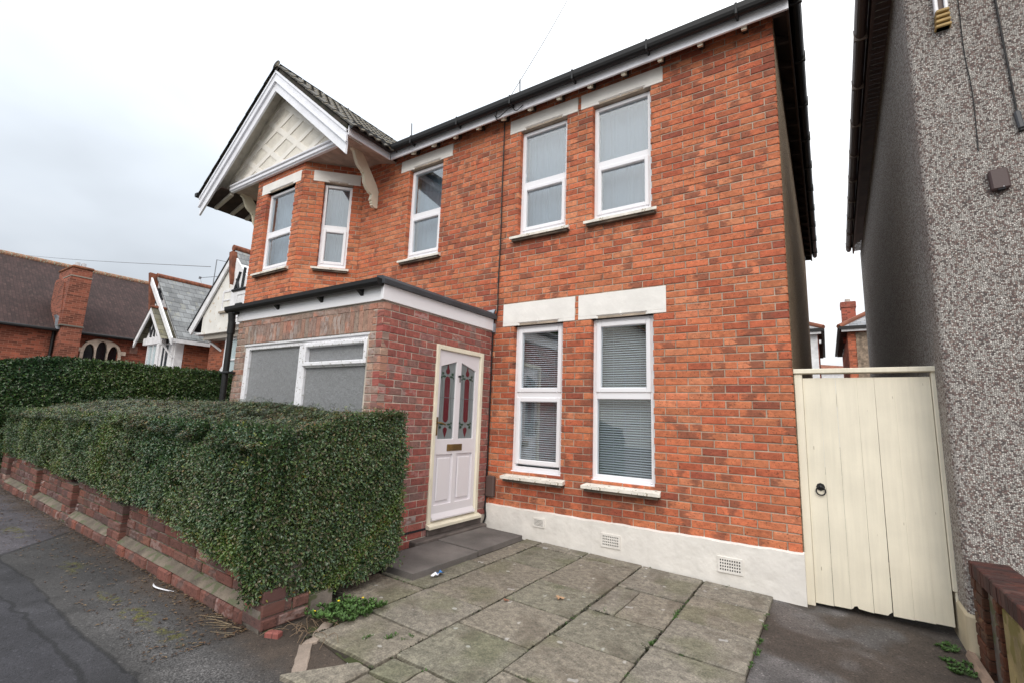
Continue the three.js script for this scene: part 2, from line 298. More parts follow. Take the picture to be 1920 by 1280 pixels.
function upvcWindow(house, F, a0, a1, b0, b1, kind, seed) {
  const c1 = -0.065, c0 = -0.135, w = 0.05, fr = new MB();
  const bar = kind === 'upper' ? [b0 + (b1 - b0) * 0.44, b0 + (b1 - b0) * 0.5] : [1.745, 1.83];
  fr.box(F, a0, a0 + w, b0, b1, c0, c1, 0.006); fr.box(F, a1 - w, a1, b0, b1, c0, c1, 0.006);
  fr.box(F, a0 + w, a1 - w, b1 - w, b1, c0, c1 - 0.001, 0.006); fr.box(F, a0 + w, a1 - w, b0, b0 + w, c0, c1 - 0.001, 0.006);
  fr.box(F, a0 + w, a1 - w, bar[0], bar[1], c0, c1 - 0.001, 0.006);
  fr.box(F, a0, a1, b0 - 0.032, b0, c0, c1 + 0.035, 0.006);          // the projecting sub-cill
  const win = fr.build(house, 'window', M.upvc), pane = (x0, x1, y0, y1, c) => box(F, x0, x1, y0, y1, c - 0.004, c).build(win, 'pane', M.glass);
  const sash = (y0, y1, s) => { const mb = new MB(); sashBars(mb, F, a0 + w - 0.012, a1 - w + 0.012, y0, y1, s, c0 + 0.012, c1 + 0.014); mb.build(win, 'sash', M.upvc); };
  if (kind === 'upper') { sash(b0 + w - 0.012, bar[0] + 0.012, 0.052); pane(a0 + w, a1 - w, bar[1], b1 - w, -0.1); pane(a0 + w + 0.04, a1 - w - 0.04, b0 + w + 0.04, bar[0] - 0.04, -0.09); }
  else {
    sash(bar[1] - 0.012, b1 - w + 0.012, 0.055); pane(a0 + w + 0.043, a1 - w - 0.043, bar[1] + 0.043, b1 - w - 0.043, -0.09);
    if (kind === 'two sashes') { sash(b0 + w + 0.03, bar[0] + 0.012, 0.055); fr.box(F, a0 + w, a1 - w, b0 + w, b0 + w + 0.03, c0, c1 - 0.001); pane(a0 + w + 0.043, a1 - w - 0.043, b0 + w + 0.085, bar[0] - 0.043, -0.09); }
    else pane(a0 + w, a1 - w, b0 + w, bar[0], -0.1);
  }
  if (kind === 'upper') netCurtain(house, F, a0 - 0.02, a1 + 0.02, b0 - 0.05, b1 + 0.05, -0.26, seed);
  return win;
}
function lintelShape(mb, F, a0, a1, b0, b1, i0, i1) {                // flush stone lintel with a stopped chamfer and a small point below
  const n = 0.006, k = 0.034, e = 0.05;
  mb.box(F, a0, a1, b0 + k, b1, -0.13, n, 0.003); mb.box(F, a0, i0, b0, b0 + k, -0.13, n, 0.002); mb.box(F, i1, a1, b0, b0 + k, -0.13, n, 0.002);
  mb.quad(F.p(i0 + e, b0, -0.028), F.p(i1 - e, b0, -0.028), F.p(i1, b0 + k, n), F.p(i0, b0 + k, n));
  mb.quad(F.p(i0 + e, b0, -0.13), F.p(i1 - e, b0, -0.13), F.p(i1 - e, b0, -0.028), F.p(i0 + e, b0, -0.028));
  mb.tri(F.p(i0, b0, n), F.p(i0 + e, b0, -0.028), F.p(i0, b0 + k, n)); mb.tri(F.p(i1, b0, n), F.p(i1, b0 + k, n), F.p(i1 - e, b0, -0.028));
  mb.quad(F.p(i0, b0, -0.13), F.p(i0 + e, b0, -0.13), F.p(i0 + e, b0, -0.028), F.p(i0, b0, n)); mb.quad(F.p(i1 - e, b0, -0.13), F.p(i1, b0, -0.13), F.p(i1, b0, n), F.p(i1 - e, b0, -0.028));
  const m = (i0 + i1) / 2; mb.tri(F.p(m - 0.03, b0 + k, n), F.p(m, b0 + 0.008, -0.01), F.p(m + 0.03, b0 + k, n)); mb.tri(F.p(m, b0 + k + 0.03, n), F.p(m - 0.012, b0 + k, n + 0.008), F.p(m + 0.012, b0 + k, n + 0.008));
}
function sillShape(house, F, a0, a1, top, deep) {                    // weathered stone sill: sloping top, splayed ends, dark dirty underside edge
  const P = (a, b, c) => F.p(a, b, c), mb = new MB(), t0 = top - 0.002, t1 = top - 0.03, b = top - 0.062, c = deep, s = 0.035;
  mb.quad(P(a0 + s, t0, -0.07), P(a0, t1, c), P(a1, t1, c), P(a1 - s, t0, -0.07)); mb.quad(P(a0, b, c), P(a1, b, c), P(a1, t1, c), P(a0, t1, c));
  mb.quad(P(a0 + s, b, -0.07), P(a0, b, c), P(a0, t1, c), P(a0 + s, t0, -0.07)); mb.quad(P(a1, b, c), P(a1 - s, b, -0.07), P(a1 - s, t0, -0.07), P(a1, t1, c));
  mb.quad(P(a0 + s, b, -0.07), P(a1 - s, b, -0.07), P(a1, b, c), P(a0, b, c));
  const sill = mb.build(house, 'sill', M.sill);
  box(F, a0 + 0.03, a1 - 0.03, b - 0.03, b, -0.05, c - 0.018).build(sill, 'drip_edge', M.sillEdge);
}

// ---------------------------------------------------------------- the brick house
const FF = WORLD, CORNER = V(-6.965, 0, 0.7);
const bayFront = frame(V(0, 0, 0.7), V(1, 0, 0), UP, V(0, 0, 1)), bayRight = upright(CORNER, V(1, 0, -1)), bayLeft = upright(V(-9.12, 0, 0), V(1, 0, 1));
const house = thing('brick_house', 'red brick house with stone lintels, white windows and a cream gable over its bay', 'house', [-4.6, gy(-4.6), -4]);
const PL = 0.45, SOFFIT = 5.62;
const groundOpen = [[-3.04, -2.34, 0.86, 2.654], [-1.975, -1.265, 0.86, 2.654]], firstOpen = [[-3.04, -2.335, 3.86, 5.36], [-1.98, -1.267, 3.86, 5.36], [-5.14, -4.44, 3.86, 5.36]];
const groundLintel = [[-3.213, -2.186, 2.654, 2.945], [-2.141, -1.12, 2.654, 2.945]], firstLintel = [[-3.213, -2.186, 5.361, 5.56], [-2.141, -1.12, 5.361, 5.56], [-5.35, -4.26, 5.361, 5.56]];
{
  const open = [...groundOpen, ...firstOpen], lint = [...groundLintel, ...firstLintel], grow = (q) => q.map(([a, b, c, d]) => [a - 0.007, b + 0.007, c - 0.007, d]);
  const wall = wallBlock(FF, -9.2, -0.012, 0.1, 5.9, grow(open), 0.28).build(house, 'front_wall', M.mortar);
  const list = layBricks(FF, -6.35, 0, PL, 71, [...open, ...lint], { odd: 0 }).filter((q) => !(q[1] < -3.36 && q[3] < 2.6) && !(q[1] < -6.29));
  brickwork(wall, FF, list, M.redBrick, 5, 300);
}
{ // the bay: front and right faces in brick, left face out of sight
  const fo = [[-8.06, -7.2, 3.86, 5.36]], fl = [[-8.25, -7.04, 5.36, 5.552]], ro = [[0.345, 0.805, 3.86, 5.36]], rl = [[0.16, 0.93, 5.362, 5.555]];
  const gr = (q) => q.map(([a, b, c, d]) => [a - 0.007, b + 0.007, c - 0.007, d]), mb = wallBlock(bayFront, -8.41, -6.975, 0.05, 5.72, gr(fo), 0.2); const wb = wallBlock(bayRight, 0.01, 0.985, 0.05, 5.72, gr(ro), 0.2), lb = wallBlock(bayLeft, 0, 0.99, 0.05, 5.72, [], 0.2);
  mb.geo(wb.geometry()).geo(lb.geometry());
  const bay = mb.build(house, 'bay_wall', M.mortar);
  brickwork(bay, bayFront, layBricks(bayFront, -8.42, -6.962, 2.73, 39, [...fo, ...fl], { odd: 1 }), M.redBrick, 7, 0);
  brickwork(bay, bayRight, layBricks(bayRight, 0.003, 0.985, 2.73, 39, [...ro, ...rl], { fromRight: false, odd: 0 }), M.redBrick, 8, 0);
  upvcWindow(house, bayFront, -8.06, -7.2, 3.89, 5.345, 'upper', 3); upvcWindow(house, bayRight, 0.345, 0.805, 3.89, 5.345, 'upper', 4);
  for (const [F, q, i] of [[bayFront, fl[0], fo[0]], [bayRight, rl[0], ro[0]]]) { const m = new MB(); lintelShape(m, F, q[0], q[1], q[2], q[3], i[0] + 0.06, i[1] - 0.06); m.build(house, 'lintel', M.lintel); }
  sillShape(house, bayFront, -8.17, -7.1, 3.865, 0.075); sillShape(house, bayRight, 0.27, 0.87, 3.865, 0.075);
}
groundOpen.forEach(([a, b, c, d], i) => { upvcWindow(house, FF, a, b, c + 0.012, d, i ? 'top sash' : 'two sashes', i); sillShape(house, FF, a - 0.06, b + 0.085, c - 0.02, 0.11); });
firstOpen.forEach(([a, b, c, d], i) => { upvcWindow(house, FF, a, b, c + 0.03, d - 0.01, 'upper', i + 6); sillShape(house, FF, a - 0.08, b + 0.08, c + 0.003, 0.075); });
[...groundLintel.map((q, i) => [q, groundOpen[i]]), ...firstLintel.map((q, i) => [q, firstOpen[i]])].forEach(([q, o]) => { const m = new MB(); lintelShape(m, FF, q[0], q[1], q[2], q[3], o[0] + 0.06, o[1] - 0.06); m.build(house, 'lintel', M.lintel); });
{ // painted cement plinth with three air bricks
  const mb = new MB(), n = 40, top = (i) => PL + 0.004 * Math.sin(i * 1.9) + 0.003 * Math.sin(i * 0.7);
  for (let i = 0; i < n; i++) { const x0 = lerp(-3.362, 0.012, i / n), x1 = lerp(-3.362, 0.012, (i + 1) / n), o = (k) => 0.028 + 0.002 * Math.sin(k * 2.3), f0 = gy(x0) - 0.05, f1 = gy(x1) - 0.05;
    mb.quad(V(x0, f0, o(i) + 0.004), V(x1, f1, o(i + 1) + 0.004), V(x1, top(i + 1) - 0.012, o(i + 1)), V(x0, top(i) - 0.012, o(i))); mb.quad(V(x0, top(i) - 0.012, o(i)), V(x1, top(i + 1) - 0.012, o(i + 1)), V(x1, top(i + 1) + 0.004, -0.01), V(x0, top(i) + 0.004, -0.01)); }
  mb.quad(V(0.012, 0, 0.032), V(0.012, 0, -0.3), V(0.012, PL, -0.3), V(0.012, PL, 0.028));
  const plinth = mb.build(house, 'plinth', M.cementPlinth);
  for (const [x, y, cols, rows, kind] of [[-0.575, 0.247, 9, 4, 0], [-1.72, 0.272, 9, 4, 0], [-2.585, 0.33, 1, 5, 1]]) {
    const w = kind ? 0.075 : 0.105, h = kind ? 0.05 : 0.068, F = frame(V(x, y, 0.03), V(1, 0, 0), UP, V(0, 0, 1)), g = new MB(), holes = [];
    for (let j = 0; j < rows; j++) for (let i = 0; i < cols; i++) { const cw = (2 * w - 0.03) / cols, ch = (2 * h - 0.03) / rows, a = -w + 0.015 + i * cw, b = -h + 0.015 + j * ch; holes.push([a + cw * (kind ? 0.02 : 0.22), a + cw * (kind ? 0.98 : 0.78), b + ch * 0.2, b + ch * (kind ? 0.62 : 0.8)]); }
    for (const q of subtract([[-w, w, -h, h]], holes)) g.box(F, q[0], q[1], q[2], q[3], -0.003, 0.012);
    const ab = g.build(plinth, 'air_brick', M.cementPlinth); void ab;
    box(F, -w + 0.01, w - 0.01, -h + 0.01, h - 0.01, 0.001, 0.0045).build(plinth, 'vent_opening', M.dark);
  }
}
{ // roughcast side wall, back and floors that close the house
  const rc = std({ map: again(pebbleTex.color, 1.1, 1.1), color: 0xf0d8b4, roughness: 0.95, bumpMap: again(pebbleTex.bump, 1.1, 1.1), bumpScale: 0.006 });
  const m = new MB(); m.box(WORLD, -0.26, 0.004, 0.0, 5.9, -8.35, -0.02); m.build(house, 'side_wall', rc);
  new MB().box(WORLD, -9.2, -8.95, 0, 5.7, -8.35, -0.3).box(WORLD, -8.95, -0.26, 0, 5.7, -8.35, -8.1).build(house, 'rear_wall', M.mortar);
  new MB().box(WORLD, -8.94, -0.27, 3.05, 3.3, -8.1, -0.3).box(WORLD, -8.94, -0.27, 5.75, 5.85, -8.1, -0.29).box(WORLD, -8.94, -0.27, 0.1, 0.2, -8.1, -0.3).box(WORLD, -3.7, -3.55, 0.2, 5.6, -8.0, -0.3).box(WORLD, -6.1, -6.0, 3.3, 5.6, -8.0, -0.3).build(house, 'inner_floor', std({ color: 0x8d8880, roughness: 0.9 }));
}
// ---- eaves, gutters, main roof
const EF = 5.545;                                                    // underside of the fascia
function gutterShape(mb, A, B, out, r = 0.055, deep = 0.1) {         // half round gutter hung from A to B (top inner edge), opening outwards
  const d = B.clone().sub(A), prof = []; for (let i = 0; i <= 8; i++) { const t = Math.PI * i / 8; prof.push([r - r * Math.cos(t), -deep * Math.pow(Math.sin(t), 0.7)]); }
  const P = (q, e) => (e ? B : A).clone().addScaledVector(out, q[0]).addScaledVector(UP, q[1]); void d;
  for (let i = 0; i < 8; i++) mb.quad(P(prof[i], 0), P(prof[i], 1), P(prof[i + 1], 1), P(prof[i + 1], 0));
  const ip = prof.map(([x, y]) => [r + (x - r) * 0.9, y * 0.92]);
  for (let i = 0; i < 8; i++) mb.quad(P(ip[i + 1], 0), P(ip[i + 1], 1), P(ip[i], 1), P(ip[i], 0));
  mb.quad(P(prof[8], 0), P(prof[8], 1), P(ip[8], 1), P(ip[8], 0)); mb.quad(P(prof[0], 1), P(prof[0], 0), P(ip[0], 0), P(ip[0], 1));
  mb.poly(prof.map((q) => P(q, 0))); mb.poly(prof.map((q) => P(q, 1)).reverse());
}
{
  const clip = (q, ...v) => box(WORLD, ...v).build(q, 'gutter_bracket', M.black), run = (A, B, out, r, d) => { const g = new MB(); gutterShape(g, A, B, out, r, d); return g.build(house, 'gutter', M.black); };
  const g1 = run(V(-5.4, 5.728, 0.172), V(0.16, 5.728, 0.172), V(0, 0, 1), 0.056, 0.105), g2 = run(V(0.155, 5.728, 0.2), V(0.155, 5.728, -8.4), V(1, 0, 0), 0.052, 0.105);
  run(V(-5.445, 5.722, 0.99), V(-5.445, 5.722, 0.22), V(1, 0, 0), 0.052, 0.1); run(V(-10.06, 5.72, -0.1), V(-10.06, 5.72, 1.06), V(-1, 0, 0), 0.052, 0.09);
  for (let x = -4.9; x < 0.1; x += 0.92) clip(g1, x - 0.012, x + 0.012, 5.612, 5.742, 0.168, 0.288, 0.004);
  for (let z = 0.1; z > -8.3; z -= 0.9) clip(g2, 0.15, 0.266, 5.615, 5.74, z - 0.014, z + 0.014, 0.004);
  box(WORLD, -5.445, 0.15, EF, EF + 0.17, 0.145, 0.17, 0.004).build(house, 'fascia_board', M.fascia);
  box(WORLD, 0.125, 0.15, EF, EF + 0.17, -8.4, 0.144, 0.004).build(house, 'fascia_board', std({ map: M.darkTimber.map, color: 0xffe0c0, roughness: 0.8 }));
  box(WORLD, -5.47, -5.446, EF, EF + 0.15, 0.172, 0.985, 0.004).build(house, 'fascia_board', M.fascia);
  // sloping boards of the open eaves, with rafter feet
  new MB().quad(V(-5.44, EF + 0.14, -0.02), V(0.0, EF + 0.14, -0.02), V(0.125, EF + 0.06, 0.144), V(-5.44, EF + 0.06, 0.144)).quad(V(0, EF + 0.14, -0.02), V(0.0, EF + 0.14, -8.4), V(0.125, EF + 0.05, -8.4), V(0.125, EF + 0.06, 0.144)).build(house, 'eaves_lining', M.darkTimber);
  for (let x = -4.98, i = 0; x < 0.1; x += 0.43, i++) { const m = new MB(); m.prism(frame(V(x, 0, 0), V(0, 0, 1), UP, V(-1, 0, 0)), [[0.08, EF + 0.004], [0.138, EF - 0.022], [0.138, EF + 0.05], [0.08, EF + 0.08]], -0.025, 0.025); m.build(house, 'rafter_end', M.cream); new MB().prism(frame(V(x, 0, 0), V(0, 0, 1), UP, V(-1, 0, 0)), [[-0.02, EF + 0.04], [0.079, EF + 0.01], [0.079, EF + 0.08], [-0.02, EF + 0.13]], -0.025, 0.025).build(house, 'rafter', M.darkTimber); }
  for (let z = 0.1; z > -8.3; z -= 0.42) { const m = new MB(); m.prism(frame(V(0, 0, z), V(1, 0, 0), UP, V(0, 0, 1)), [[0.006, EF + 0.02], [0.124, EF + 0.01], [0.124, EF + 0.06], [0.006, EF + 0.12]], -0.02, 0.02); m.build(house, 'rafter_end', M.darkTimber); }
}
const slateTex = tone([92, 92, 96], 0.3, 81, { spots: 0.2, spot: [128, 126, 108] });
{ // hipped slate roof over the main block (mostly hidden above the gutter)
  const e = 5.733, R = 8.1, x0 = -9.3, x1 = 0.2, z0 = -8.45, z1 = 0.22, zm = (z0 + z1) / 2, hx = 2.6;
  const m = new MB(), A = V(x0, e, z1), B = V(x1, e, z1), C = V(x1, e, z0), D = V(x0, e, z0), P = V(x1 - hx, R, zm), Q = V(x0 + hx, R, zm);
  m.quad(A, B, P, Q); m.tri(B, C, P); m.quad(C, D, Q, P); m.tri(D, A, Q);
  const roof = m.build(house, 'roof', std({ map: slateTex, roughness: 0.85 }));
  new MB().tube([V(-2.4, 8.12, zm), V(-4.5, 8.13, zm), V(-6.7, 8.12, zm)], 0.09, 8, 6).build(roof, 'ridge_tile', M.darkTimber);
}
// ---- the gable over the bay
const GX = -7.7, GTOP = 7.5, GR = -5.475, GL = -10.06, GFOOT = 5.62, GZ = 1.0;
{
  const slopeR = (GTOP - GFOOT) / (GR - GX), slopeL = (GTOP - GFOOT) / (GX - GL), top = (x) => x > GX ? GTOP - (x - GX) * slopeR : GTOP - (GX - x) * slopeL;
  const band = (x0, x1, d0, d1, z0, z1) => new MB().prism(WORLD, [[x0, top(x0) - d1], [x1, top(x1) - d1], [x1, top(x1) - d0], [x0, top(x0) - d0]], z0, z1);
  for (const s of [1, -1]) {                                         // stepped bargeboards
    const [x0, x1] = s > 0 ? [GX, GR] : [GL, GX];
    const b = band(x0, x1, 0.0, 0.19, GZ - 0.03, GZ).build(house, 'bargeboard', M.fascia);
    band(x0 + (s < 0 ? 0.02 : 0), x1 - (s > 0 ? 0.02 : 0), 0.17, 0.375, GZ - 0.055, GZ - 0.022).build(b, 'moulding', M.fascia);
    band(x0, x1, 0.175, 0.2, GZ - 0.03, GZ + 0.012).build(b, 'moulding', M.fascia);
    band(x0, x1, -0.012, 0.035, GZ - 0.03, GZ + 0.018).build(b, 'moulding', M.fascia);
    band(x0, x1, -0.1, -0.013, GZ - 0.12, GZ - 0.004).build(house, 'verge', std({ map: M.darkMortar.map, color: 0x8a8680, roughness: 0.95 }));
    const z0 = 0.7, run = s > 0 ? 21 : 22;                           // tongue and groove boards under the verge
    for (let i = 0; i < run; i++) { const a = lerp(x0, x1, i / run), c = lerp(x0, x1, (i + 1) / run) - 0.006; band(a, c, 0.075, 0.095, z0, GZ - 0.055).build(house, 'soffit_board', M.soffitBoard); }
    band(s > 0 ? x0 : x0 + 0.2, s > 0 ? x1 - 0.25 : x1, 0.09, 0.2, 0.698, 0.732).build(house, 'rafter', M.soffitBoard);
  }
  // plaster panel with raised lattice bands
  const inside = [[-9.62, 5.76], [-5.75, 5.76], [GX, top(GX) - 0.1]];
  const panel = new MB().prism(WORLD, inside, 0.62, 0.7).build(house, 'gable_panel', M.gableCream);
  const clipTo = (pts) => { for (let i = 0; i < 3; i++) { const [ax, ay] = inside[i], [bx, by] = inside[(i + 1) % 3], side = ([x, y]) => (bx - ax) * (y - ay) - (by - ay) * (x - ax), out = []; pts.forEach((p, k) => { const q = pts[(k + 1) % pts.length], sp = side(p), sq = side(q); if (sp >= 0) out.push(p); if (sp * sq < 0) { const t = sp / (sp - sq); out.push([lerp(p[0], q[0], t), lerp(p[1], q[1], t)]); } }); pts = out; if (!pts.length) return []; } return pts; };
  let level = 0; for (const [ang, step, first, w] of [[-36, 0.43, -1.32, 0.1], [21, 0.36, -1.1, 0.095]]) { level++;
    const d = [Math.cos(ang * Math.PI / 180), Math.sin(ang * Math.PI / 180)], n = [-d[1], d[0]];
    for (let k = 0; k < 8; k++) { const c = first + k * step, o = [-7.62 + n[0] * c, 6.4 + n[1] * c], q = clipTo([[o[0] - d[0] * 3 - n[0] * w / 2, o[1] - d[1] * 3 - n[1] * w / 2], [o[0] + d[0] * 3 - n[0] * w / 2, o[1] + d[1] * 3 - n[1] * w / 2], [o[0] + d[0] * 3 + n[0] * w / 2, o[1] + d[1] * 3 + n[1] * w / 2], [o[0] - d[0] * 3 + n[0] * w / 2, o[1] - d[1] * 3 + n[1] * w / 2]]);
      if (q.length > 2) new MB().prism(WORLD, q, 0.698, 0.712 + level * 0.0015).build(panel, 'lattice_band', M.gableBand); } }
  // moulded beam across the foot of the gable, soffit behind it
  const beam = box(WORLD, -9.36, -5.86, 5.69, 5.755, 0.705, 0.785, 0.01).build(house, 'gable_beam', M.fascia);
  box(WORLD, -9.33, -5.9, 5.755, 5.805, 0.7, 0.805, 0.012).build(beam, 'moulding', M.fascia);
  box(WORLD, -9.33, -5.94, 5.665, 5.69, 0.706, 0.765, 0.008).build(beam, 'moulding', M.fascia);
  for (let i = 0; i < 26; i++) { const x = lerp(-9.34, -5.48, i / 26), d = (q) => 5.7 - Math.max(0, q + 5.95) * 0.27; new MB().prism(frame(V(0, 0, 0), V(1, 0, 0), UP, V(0, 0, 1)), [[x, d(x)], [x + 0.143, d(x + 0.143)], [x + 0.143, d(x + 0.143) + 0.02], [x, d(x) + 0.02]], 0.0, x > -5.96 ? 0.94 : 0.72).build(house, 'soffit_board', M.rawSoffit); }
  new MB().prism(frame(V(0, 0, 0), V(1, 0, 0), UP, V(0, 0, 1)), [[-10.04, 5.5], [-9.34, 5.7], [-9.34, 5.72], [-10.04, 5.53]], -0.1, 0.94).build(house, 'soffit_board', M.darkTimber);
  for (const z of [0.1, 0.4, 0.72]) new MB().prism(frame(V(0, 0, z), V(1, 0, 0), UP, V(0, 0, 1)), [[-9.98, 5.47], [-9.36, 5.63], [-9.36, 5.7], [-9.98, 5.53]], -0.03, 0.03).build(house, 'rafter_end', M.soffitBoard);
  // scrolled timber brackets
  const prof = [[0.0, 4.83], [0.0, 5.1], [0.06, 5.2], [0.15, 5.3], [0.26, 5.42], [0.36, 5.53], [0.44, 5.6], [0.64, 5.6], [0.645, 5.565], [0.6, 5.545], [0.575, 5.5], [0.545, 5.44], [0.5, 5.375], [0.43, 5.325], [0.395, 5.315], [0.385, 5.29], [0.35, 5.285], [0.345, 5.24], [0.325, 5.15], [0.27, 5.08], [0.2, 5.03], [0.14, 5.015], [0.15, 4.97], [0.165, 4.925], [0.13, 4.905], [0.14, 4.885], [0.115, 4.87], [0.12, 4.85], [0.07, 4.825]];
  for (const q of prof) { q[0] *= 0.92; q[1] = 4.855 + (q[1] - 4.816) * 1.078; }
  for (const x of [-5.9, -9.28]) {
    const F = frame(V(x, 0, 0.004), V(0, 0, 1), UP, V(-1, 0, 0)), b = new MB().prism(F, prof, -0.03, 0.03).build(house, 'bracket', M.cream);
    new MB().tube([17, 20, 23].map((i) => F.p(prof[prof.length > 24 ? i - 6 : 0][0], prof[i - 6][1], 0)), 0.012, 12, 6).tube([17, 18, 19, 20].map((i) => F.p(prof[i][0], prof[i][1], 0)), 0.012, 12, 6).build(b, 'bead', M.cream);
  }
  // roof planes with concrete tiles on the slope that shows, ridge tiles
  const tileMat = std({ map: tone([88, 86, 82], 0.5, 83, { spots: 0.22, spot: [134, 124, 104], fine: 0.7 }), bumpMap: grain, bumpScale: 0.006, roughness: 0.95 });
  const ed = V(GR + 0.17 - GX, 0, 0), slopeLen = Math.hypot(GR + 0.1 - GX, GTOP - GFOOT + 0.06);
  void ed; const dir = V(GR - GX, -(GTOP - GFOOT), 0).normalize(), out = V(-dir.y, dir.x, 0), base = V(GX, GTOP + 0.1, 0);
  const roof = new MB().quad(V(GX, GTOP + 0.08, GZ - 0.02), V(GR + 0.06, GFOOT + 0.02, GZ - 0.02), V(GR + 0.06, GFOOT + 0.02, -1.2), V(GX, GTOP + 0.08, -3.2)).quad(V(GL - 0.1, GFOOT + 0.03, GZ), V(GX, GTOP + 0.035, GZ), V(GX, GTOP + 0.035, -3.2), V(GL - 0.1, GFOOT + 0.03, -1.2)).build(house, 'gable_roof', std({ color: 0x4c4843, roughness: 0.95 }));
  const tile = (w, l) => { const m = new MB(), N = 10, h = (t) => 0.03 * Math.pow(Math.abs(Math.sin(t * Math.PI * 2)), 1.2) + 0.004, X = (i) => -w / 2 + w * i / N; for (let i = 0; i < N; i++) { const a = h(i / N), b = h((i + 1) / N); m.quad(V(0, a, -X(i)), V(l, a - 0.0, -X(i)), V(l, b, -X(i + 1)), V(0, b, -X(i + 1))); m.quad(V(l, a, -X(i)), V(l, a - 0.022, -X(i)), V(l, b - 0.022, -X(i + 1)), V(l, b, -X(i + 1))); } m.quad(V(0, -0.01, w / 2), V(l, -0.02, w / 2), V(l, 0.006, w / 2), V(0, 0.006, w / 2)); return m.geometry(); };
  const shape = tile(0.296, 0.42), r = rng(90), rows = 9, pitch = slopeLen / rows, basis = new THREE.Matrix4().makeBasis(dir, out, V(0, 0, 1));
  for (let i = 0; i < rows; i++) for (let k = 0; k < 15; k++) {
    const z = GZ + 0.03 - 0.148 - k * 0.297; if (z < -0.2 - (rows - i) * 0.33) continue;
    const p = base.clone().addScaledVector(dir, i * pitch).addScaledVector(out, 0.016 + r() * 0.006); p.z = z;
    part(roof, 'roof_tile', shape.clone().applyMatrix4(new THREE.Matrix4().makeRotationY((r() - 0.5) * 0.02).premultiply(new THREE.Matrix4().makeRotationZ(0.045)).premultiply(basis).setPosition(p)), tileMat);
  }
  const dl = V(GL - GX, -(GTOP - GFOOT), 0).normalize(), ol = V(dl.y, -dl.x, 0), bl = new THREE.Matrix4().makeBasis(dl, ol, V(0, 0, -1)), left = new MB();
  for (let i = 0; i < rows; i++) for (let k = 0; k < 4; k++) { const p = base.clone().addScaledVector(dl, i * pitch * 1.01).addScaledVector(ol, 0.016); p.z = GZ + 0.03 - 0.148 - k * 0.297; left.geo(shape, new THREE.Matrix4().makeRotationZ(0.045).premultiply(bl).setPosition(p)); }
  left.build(roof, 'tiling', tileMat, 'stuff');
  for (let k = 0; k < 9; k++) { const g = new THREE.CylinderGeometry(0.12, 0.125, 0.44, 10, 1, true, -Math.PI / 2, Math.PI).rotateX(Math.PI / 2).rotateZ(Math.PI).scale(1, -0.9, 1).translate(GX, GTOP + 0.09, GZ - 0.2 - k * 0.45); const m = new MB().geo(g); if (!k) m.poly(Array.from({ length: 9 }, (_, i) => V(GX + 0.12 * Math.cos(Math.PI * i / 8), GTOP + 0.09 + 0.108 * Math.sin(Math.PI * i / 8), GZ + 0.018))); m.build(roof, 'ridge_tile', tileMat); }
}
{ // cables, meter cover and rods
  const pts = [[-3.295, 5.64, 0.03], [-3.3, 4.6, 0.022], [-3.292, 3.9, 0.02], [-3.298, 3.2, 0.024], [-3.3, 2.85, 0.02], [-3.33, 2.76, 0.03], [-3.345, 2.55, 0.03], [-3.35, 1.6, 0.025], [-3.345, 0.85, 0.03]].map((q) => V(...q));
  new MB().tube(pts, 0.009, 60, 5).build(house, 'cable', M.black);
  new MB().tube([V(-3.35, 0.9, 0.03), V(-3.352, 0.6, 0.03), V(-3.35, 0.4, 0.04), V(-3.33, 0.3, 0.05), V(-3.36, 0.2, 0.06)], 0.012, 20, 5).build(house, 'cable', M.black);
  box(WORLD, -3.345, -3.225, 0.535, 0.785, 0.0, 0.06, 0.012).build(house, 'meter_cover', M.brownPlastic);
  const loops = new MB().tube([V(-3.36, 5.6, 0.19), V(-3.28, 5.52, 0.22), V(-3.18, 5.56, 0.22), V(-3.08, 5.62, 0.2), V(-3.0, 5.54, 0.2), V(-2.9, 5.59, 0.19)], 0.007, 40, 5); loops.tube([V(-3.295, 5.6, 0.03), V(-3.3, 5.53, 0.1), V(-3.33, 5.54, 0.19), V(-3.28, 5.62, 0.24)], 0.007, 20, 5); loops.build(house, 'cable', M.black);
  new MB().rod(V(-2.946, 5.7, 0.2), V(-2.954, 5.98, 0.2), 0.008, 6).build(house, 'bracket_rod', M.darkMetal);
  new MB().rod(V(-6.78, 6.9, -1.5), V(-6.834, 7.62, -1.5), 0.012, 6).build(house, 'vent_rod', M.darkMetal);
  new MB().rod(V(-9.02, 8.0, -1.5), V(-9.092, 8.79, -1.5), 0.012, 6).rod(V(-9.0, 6, -1.5), V(-9.02, 8.0, -1.5), 0.012, 6).build(house, 'vent_rod', M.darkMetal);
}
